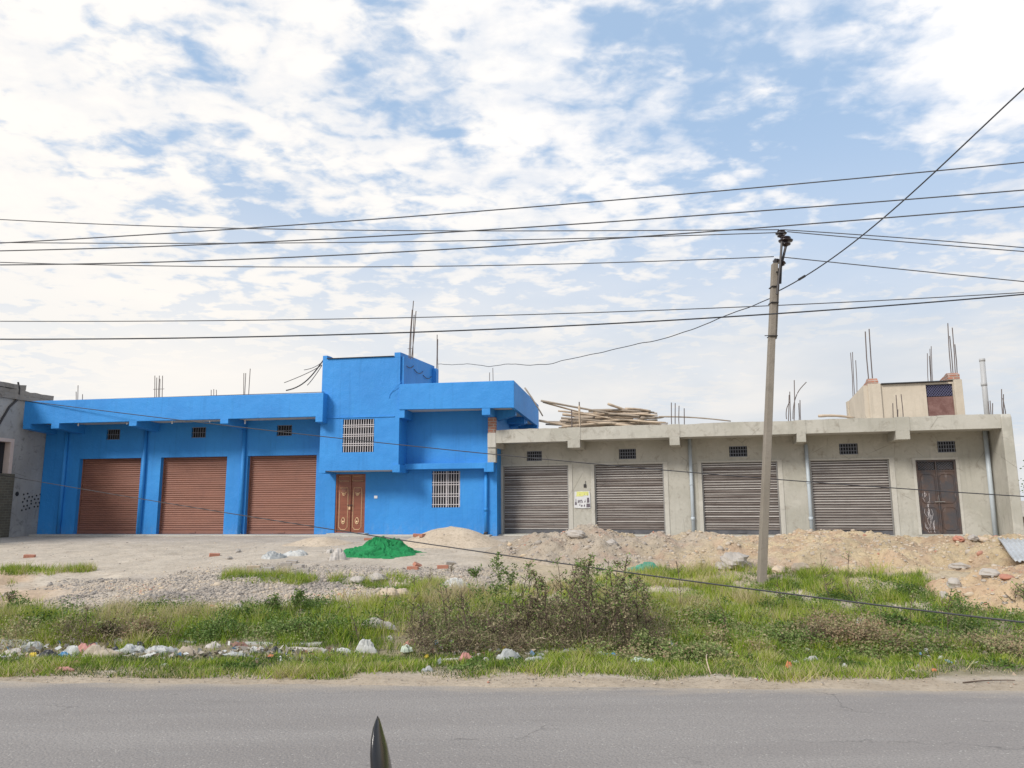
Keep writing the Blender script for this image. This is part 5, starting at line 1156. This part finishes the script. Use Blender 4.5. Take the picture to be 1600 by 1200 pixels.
crumple('sack', 527, 874, 26, 18, 10, SK, 'dusty whitish filled sack touching the left of the green net', 'sack', seed=4)
crumple('sack', 516, 864, 14, 8, 6, SK, 'small limp sack end behind the dusty filled sack', 'sack', seed=8)
crumple('plastic_sheet', 462, 868, 38, 9, 9, WH, 'pale flat sheet lying in the yard, right of the crumpled grey one', 'sheet', seed=2)
crumple('plastic_sheet', 428, 872, 34, 11, 10, GRY, 'crumpled grey white sheet with loose ends in the yard', 'sheet', seed=9)
crumple('plastic_sheet', 708, 921, 52, 19, 12, WH, 'white and black striped plastic sheet lying on the bank of grass', 'sheet', seed=6, folds=.9)
crumple('cloth', 1008, 892, 44, 14, 8, TL, 'teal green cloth scrap on the foot of the soil ridge', 'cloth', seed=2, folds=1.2)
LT = 'litter along the roadside'
items = [
 (75, 1030, 46, 13, 7, BK, 'black plastic bag at the left end of the rubbish pile', 'bag'), (112, 1026, 34, 16, 7, WH, 'white plastic bag between the black bag and the pink cloth', 'bag'), (99, 1029, 18, 9, 5, BL, 'small bright blue plastic bag in the rubbish pile', 'bag'),
 (135, 1022, 40, 16, 7, PK, 'faded pink cloth in the middle of the rubbish pile', 'cloth'), (119, 1008, 20, 10, 5, SK, 'pale pinkish bundle on top of the rubbish pile', 'bundle'), (160, 1030, 60, 20, 9, BG_, 'large beige cloth draped over the rubbish pile', 'cloth'), (205, 1022, 52, 14, 8, GRY, 'grey sack of rubble behind the beige cloth', 'sack'),
 (216, 1013, 17, 9, 5, BK, 'small round black bag on the grey sack', 'bag'), (178, 1022, 26, 10, 5, BK, 'dark navy rag tucked under the beige cloth', 'rag'), (252, 1022, 52, 13, 8, GRY, 'wide grey film sheet right of the small round black bag', 'film'), (235, 1028, 34, 7, 5, WH, 'white scraps in front of the wide grey film', 'scraps'),
 (292, 1022, 30, 12, 5, BG_, 'beige sheet standing at the right end of the rubbish pile', 'sheet'), (50, 1012, 40, 8, 6, GRY, 'pale grey film at the far left of the litter line', 'film'), (20, 1022, 34, 7, 5, SK, 'dirty sackcloth at the left edge of the litter line', 'cloth'), (52, 1027, 12, 7, 3, YL, 'small yellow wrapper left of the black bag', 'wrapper'),
 (84, 1037, 12, 3, 3, WH, 'tiny white scrap under the black bag', 'scrap'), (112, 1042, 30, 9, 4, BR, 'brown rag on the grass below the pink cloth', 'rag'), (58, 1053, 20, 6, 4, BR, 'dark brown rag at the sandy edge of the road', 'rag'), (96, 1050, 34, 6, 4, PK, 'torn pinkish paper scraps at the sandy edge of the road', 'scraps'),
 (258, 1041, 18, 3, 3, WH, 'thin white strip on the grass near the road', 'strip'), (333, 1012, 26, 8, 5, SK, 'sandy coloured lump behind the litter line', 'lump'), (375, 1012, 26, 8, 4, BR, 'brown scrap beside the small dark bag', 'scrap'), (402, 1021, 30, 9, 5, WH, 'white plastic clump left of the dark and orange bag', 'bag'),
 (428, 1021, 14, 9, 4, BK, 'small dark bag on the litter line', 'bag'), (425, 1029, 14, 5, 3, OR, 'orange wrapper under the small dark bag', 'wrapper'), (370, 1026, 44, 5, 4, GRY, 'flat grey film left of the white plastic clump', 'film'), (480, 1018, 50, 5, 4, SK, 'flattened pale sack on the litter line', 'sack'),
 (508, 1021, 14, 5, 3, WH, 'small white scrap right of the flattened sack', 'scrap'), (538, 1020, 24, 6, 4, WH, 'white film left of the upright white bag', 'film'), (574, 1020, 30, 20, 6, WH, 'crumpled upright white bag below the sack in the grass', 'bag'), (588, 986, 54, 13, 8, SK, 'torn whitish sack lying on the green weeds', 'sack'),
 (634, 1024, 16, 8, 4, LG, 'pale greenish scrap beneath the dry weeds', 'scrap'), (667, 1030, 9, 6, 3, YL, 'small yellow wrapper nearest the middle of the verge', 'wrapper'), (700, 1034, 50, 4, 4, SK, 'scattered pale paper on the short grass', 'paper'), (727, 1034, 22, 16, 5, PK, 'brownish pink crumpled cloth left of the large grey bag', 'cloth'),
 (797, 1031, 40, 16, 7, GRY, 'large smooth grey plastic bag on the verge', 'bag'), (788, 1016, 9, 5, 3, YL, 'tiny yellow wrapper above the large grey bag', 'wrapper'), (758, 1035, 14, 6, 3, SK, 'small pale rag right of the pink crumpled cloth', 'rag'), (840, 1034, 34, 7, 4, GRY, 'grey film right of the large grey bag', 'film'), (846, 1027, 20, 5, 3, GRY, 'small grey film behind the other grey film', 'film'),
 (888, 1022, 26, 7, 4, GRY, 'dusty grey bag under the right of the thicket', 'bag'), (955, 1028, 26, 7, 4, BL, 'light blue film under the right foot of the thicket', 'film'), (938, 1026, 24, 6, 4, WH, 'white film beside the light blue one', 'film'), (1003, 1038, 40, 9, 6, LG, 'pale green plastic sheet on the verge right of the thicket', 'sheet'), (1018, 1043, 8, 4, 2, WH, 'tiny white scrap at the pale green sheet', 'scrap'),
 (668, 1050, 16, 8, 4, GRY, 'grey scrap of film at the edge of the short grass', 'film'), (466, 1049, 18, 3, 3, CB, 'flat orange brown cardboard piece on the roadside grass', 'cardboard'), (520, 1045, 14, 2, 2, WH, 'thin pale strip right of the cardboard piece', 'strip'), (1160, 1047, 10, 3, 2, WH, 'small pale scrap on the grass right of the pale bush', 'scrap'),
 (1233, 1047, 10, 13, 3, OR, 'orange and white wrapper standing at the road edge', 'wrapper'), (1242, 1038, 14, 5, 3, WH, 'white film above the orange wrapper', 'film'), (1268, 1035, 22, 8, 4, WH, 'torn white bag with folded wings on the verge', 'bag'), (1320, 1046, 8, 8, 2, WH, 'white scrap at the road edge below the brown bush', 'scrap'), (1345, 990, 17, 11, 4, WH, 'white bag caught on the big brown bush', 'bag'),
 (1448, 1024, 9, 10, 3, WH, 'leaf shaped white scrap standing in the right grass', 'scrap'), (1451, 1031, 6, 7, 2, WH, 'smaller white scrap just below the leaf shaped one', 'scrap'), (1470, 1030, 8, 4, 2, WH, 'small white scrap right of the leaf shaped one', 'scrap'), (1434, 1045, 9, 5, 2, GRY, 'grey white scrap near the road at right', 'scrap'),
 (1552, 1038, 8, 5, 2, GRY, 'grey scrap at the right end of the verge', 'scrap'), (1460, 1050, 8, 4, 2, OR, 'small reddish scrap near the road at right', 'scrap'), (1437, 1013, 0, 0, 0, None, '', ''), (610, 1000, 12, 5, 3, SK, 'pale scrap among the dry stems', 'scrap'), (640, 1008, 22, 6, 4, PK, 'dull pink cloth among the dry stems', 'cloth'), (1110, 1052, 0, 0, 0, None, '', '')]
for i, (a, b_, w_, h_, d_, m, lb, ct) in enumerate(items):
    if m is None: continue
    crumple({'film': 'plastic_film', 'bag': 'plastic_bag'}.get(ct, ct.replace(' ', '_')), a, b_-1, w_, h_, d_, m, lb, ct, LT, seed=i*7, folds=1.1, res=(9, 26), lift=.09 if 'caught' in lb else (.05 if 'weeds' in lb else .0))
# small torn scraps trodden into the litter line
n_ = 1500; q_ = []; tn_ = []
for k in range(n_):
    r_ = RS.rand(); x_ = RS.uniform(-40, 620) if r_ < .6 else (RS.uniform(600, 1060) if r_ < .9 else RS.uniform(1060, 1640)); y_ = RS.normal(1021, 7) if x_ < 1060 else RS.normal(1035, 10)
    p_ = gp_fast(x_, min(y_, 1056))
    if float(fbm(p_[0]*1.5+40, p_[1]*3, 3)) > -.02: q_.append(p_)
q_ = np.array(q_); q_[:, 2] += .006; n_ = len(q_); tn_ = np.clip(RS.normal(.72, .16, n_), 0, .92)
m, t, b = mat('scrap_colours', .6); a_ = t.n('ShaderNodeAttribute', attribute_name='tone'); t.l(a_.outputs['Color'], b.inputs['Base Color']); M['scrap'] = m
pal = np.array([(.55, .55, .53), (.40, .38, .34), (.33, .29, .24), (.42, .33, .25), (.36, .20, .16), (.09, .08, .08), (.14, .25, .40), (.45, .42, .38), (.24, .21, .15)])[RS.choice(9, n_, p=[.2, .18, .17, .1, .07, .08, .03, .1, .07])]
V_ = leaf_quads(q_, RS.uniform(.02, .10, n_), RS.uniform(.008, .035, n_), .2)
V_ += RS.normal(0, .008, V_.shape)
tag(npmesh('litter_scraps', V_, np.arange(n_*4).reshape(-1, 4), M['scrap'], None, False, np.repeat(pal, 4, 0)), kind='stuff')
MS = M['brick_piece'] = plain('brick_piece', (.42, .19, .13), .9, 0, .35, 14); MG = plain('grey_stone', (.40, .36, .32), .9, 0, .3, 9); MT = plain('tan_stone', (.50, .40, .30), .9, 0, .3, 9)
def brickp(px_, py_, l, w_, h_, rz, m, label, cat='brick', group='loose bricks on the yard', tilt=0.0):
    p = gp(px_, py_); o = MB().prism([(-l/2, -w_/2), (l/2-.02, -w_/2), (l/2, -w_/2+.03), (l/2, w_/2), (-l/2+.03, w_/2), (-l/2, w_/2-.02)], 'z', 0, h_).build('brick', m, None, bevel=.006)
    o.location = (p[0], p[1], p[2]-.012); o.rotation_euler = (tilt, tilt*.6, rz); tag(o, label, cat, group)
def rock(px_, py_, sz, m, label, cat='stone', group='larger stones', seed=0):
    p = gp(px_, py_); rr = np.random.RandomState(seed+int(px_)); V = []; n1, n2 = 9, 14
    for i in range(n1+1):
        for j in range(n2):
            a, b_ = math.pi*i/n1, 2*math.pi*j/n2; d_ = np.array([math.sin(a)*math.cos(b_), math.sin(a)*math.sin(b_), math.cos(a)])
            q = 1+.42*float(fbm(np.array(d_[0]*1.7+seed+px_), np.array(d_[1]*1.7+d_[2]*2.1), 3)); V.append(d_*q*np.array(sz)/2)
    Fc = [(i*n2+j, (i+1)*n2+j, (i+1)*n2+(j+1) % n2, i*n2+(j+1) % n2) for i in range(n1) for j in range(n2)]
    o = npmesh('stone', V, Fc, m, None, False); o.location = (p[0], p[1], p[2]+sz[2]*.22); o.rotation_euler = (0, 0, rr.rand()*6); tag(o, label, cat, group)
for (x_, y_, rz, lb, tl) in ((447, 884, .3, 'red brick at the left of the pair by the grey sheet', 0), (466, 887, -.15, 'red brick on the right of the pair by the grey sheet', 0), (456, 880, .1, 'red brick resting behind the pair by the grey sheet', .1), (474, 894, .1, 'half buried greyish brick in front of the pair', 0),
                         (651, 885, .9, 'upright broken brick beside the little dry shrub', .6), (645, 890, .05, 'flat brick left of the little dry shrub', 0), (692, 888, .2, 'flat brick right of the little dry shrub', 0), (703, 882, .5, 'grey brick bat right of the little dry shrub', .2),
                         (652, 838, .2, 'brick at the foot of the blue wall, left of the sand heap', .1), (660, 838, 1.2, 'second brick at the foot of the blue wall, nearer the sand heap', .0), (46, 871, .4, 'single red brick alone in the left of the yard', .1), (335, 869, .5, 'small red brick in the middle of the yard', .1), (575, 844, .2, 'thin brick row end by the doorstep', 0)):
    brickp(x_, y_, .23, .11, .075, rz, MS if 'grey' not in lb else MG, lb, tilt=tl)
brickp(396, 894, .26, .2, .14, .3, MT, 'tan cement block beside the grass patch', 'block', 'cement lumps'); brickp(412, 894, .36, .2, .10, .1, MG, 'flat grey cement block right of the tan one', 'block', 'cement lumps')
for (x_, y_, sz, m, lb) in ((560, 910, (.40, .3, .17), MG, 'flat grey stone at the left in the small grass patch'), (589, 910, (.42, .35, .22), MG, 'rounded grey stone at the right in the small grass patch'), (607, 936, (.42, .3, .26), MT, 'tan boulder at the edge of the green bank'), (627, 932, (.3, .25, .18), MT, 'smaller tan stone right of the boulder'),
                      (370, 955, (.30, .2, .16), MG, 'grey stone at the upper edge of the left grass'), (358, 874, (.16, .12, .09), MG, 'small dark stone in the open yard'), (372, 863, (.18, .12, .1), MG, 'small grey stone nearer the shutters'), (1148, 885, (.62, .5, .38), MG, 'big grey lump on the foot of the soil ridge'), (1128, 890, (.3, .3, .22), MG, 'grey lump left of the big one on the ridge foot'),
                      (1492, 917, (.20, .18, .18), MG, 'grey stone on the upper left of the near heap'), (1475, 934, (.12, .12, .14), MG, 'small stone at the left tip of the near heap'), (1546, 900, (.28, .22, .16), MG, 'smooth grey stone on top of the near heap'), (1574, 905, (.25, .2, .1), MS, 'reddish stone on top of the near heap'),
                      (1218, 895, (.32, .25, .2), MT, 'tan clod at the ridge foot right of the pole'), (1250, 893, (.34, .25, .22), MT, 'bigger tan clod further right of the pole'), (1500, 888, (.4, .25, .15), MG, 'pale clod at the right end of the ridge foot'), (1498, 845, (.3, .2, .15), MS, 'pinkish rubble lump below the rusty door'), (1520, 844, (.3, .2, .16), MG, 'pale rubble lump right of the rusty door'), (1535, 846, (.26, .2, .13), MT, 'tan rubble lump by the grey wing wall'),
                      (900, 838, (.42, .3, .2), MG, 'pale clod at the peak of the soil ridge'), (955, 852, (.3, .25, .16), MG, 'pale clod on the upper soil ridge')):
    rock(x_, y_, sz, m, lb)
for (x_, y_, l, rz, lb) in ((1028, 1050, .28, .6, 'short brown stick at the road edge'), (1033, 1057, .34, 1.0, 'bent brown stick on the sandy road edge'), (1108, 1052, .2, 1.5, 'upright pale stalk at the road edge'), (1545, 1067, .5, .05, 'thin twig lying on the sandy shoulder at right'), (1240, 1050, .4, .2, 'brown stick under the orange wrapper'), (835, 1018, .35, -.7, 'pale stick leaning under the thicket')):
    p = gp(x_, y_); up_ = .16 if 'upright' in lb or 'leaning' in lb else .015
    o = MB().tube(curve([(-l/2, 0, 0), (0, .02, up_*.8), (l/2, -.01, up_)], 7), list(np.linspace(.008, .004, 7)), 5).build('stick', M['twig'] if 'pale' not in lb else M['bamboo'], None); o.location = (p[0], p[1], p[2]+.006); o.rotation_euler = (0, 0, rz); tag(o, lb, 'stick', 'fallen sticks')

# ================================================================ VEHICLE MIRROR at the bottom edge
mY = .72; mm_ = Empty_ = empty('rear_view_mirror', tuple(at(600, 1420, mY)), 0, 'glossy black mirror tip rising from the bottom edge of the picture', 'mirror'); mo = np.array(at(600, 1420, mY))
prof = [(1118.5, 590, .3), (1124, 589.6, 3.2), (1135, 588.8, 7), (1150, 589, 10.5), (1170, 591, 14), (1200, 594.5, 16.5), (1250, 600, 19), (1320, 606, 19), (1380, 609, 15), (1410, 610, 7)]
V = []; k_ = 20
for (y_, x_, w_) in prof:
    c = at(x_, y_, mY)-mo; r_ = w_*.80*mY/F
    for j in range(k_):
        q = 2*math.pi*j/k_; V.append(c+np.array([math.cos(q)*r_*(1 if math.cos(q) > 0 else .85)+math.sin(q)*r_*.10, math.sin(q)*r_*3.2, 0]))
Fc = [(i*k_+j, i*k_+(j+1) % k_, (i+1)*k_+(j+1) % k_, (i+1)*k_+j) for i in range(len(prof)-1) for j in range(k_)]+[tuple(range(k_)), tuple(range(len(V)-k_, len(V)))[::-1]]
m, t, b = mat('gloss_black', .2); b.inputs['Base Color'].default_value = (.012, .012, .014, 1); b.inputs['Coat Weight'].default_value = .15; M['gloss'] = m
npmesh('housing', V, Fc, m, mm_, True)
MB().tube([(0.006, 0, .012), (.01, -.01, -.06), (.03, -.03, -.16), (.03, -.03, -.30)], .007, 8).build('stalk', M['steel'], mm_, True)
MB().tube([(-.25, -.05, -.31), (.03, -.03, -.30), (.20, .05, -.29)], .012, 10).build('handlebar', M['steel'], mm_, True)
print('objects', len(bpy.data.objects))
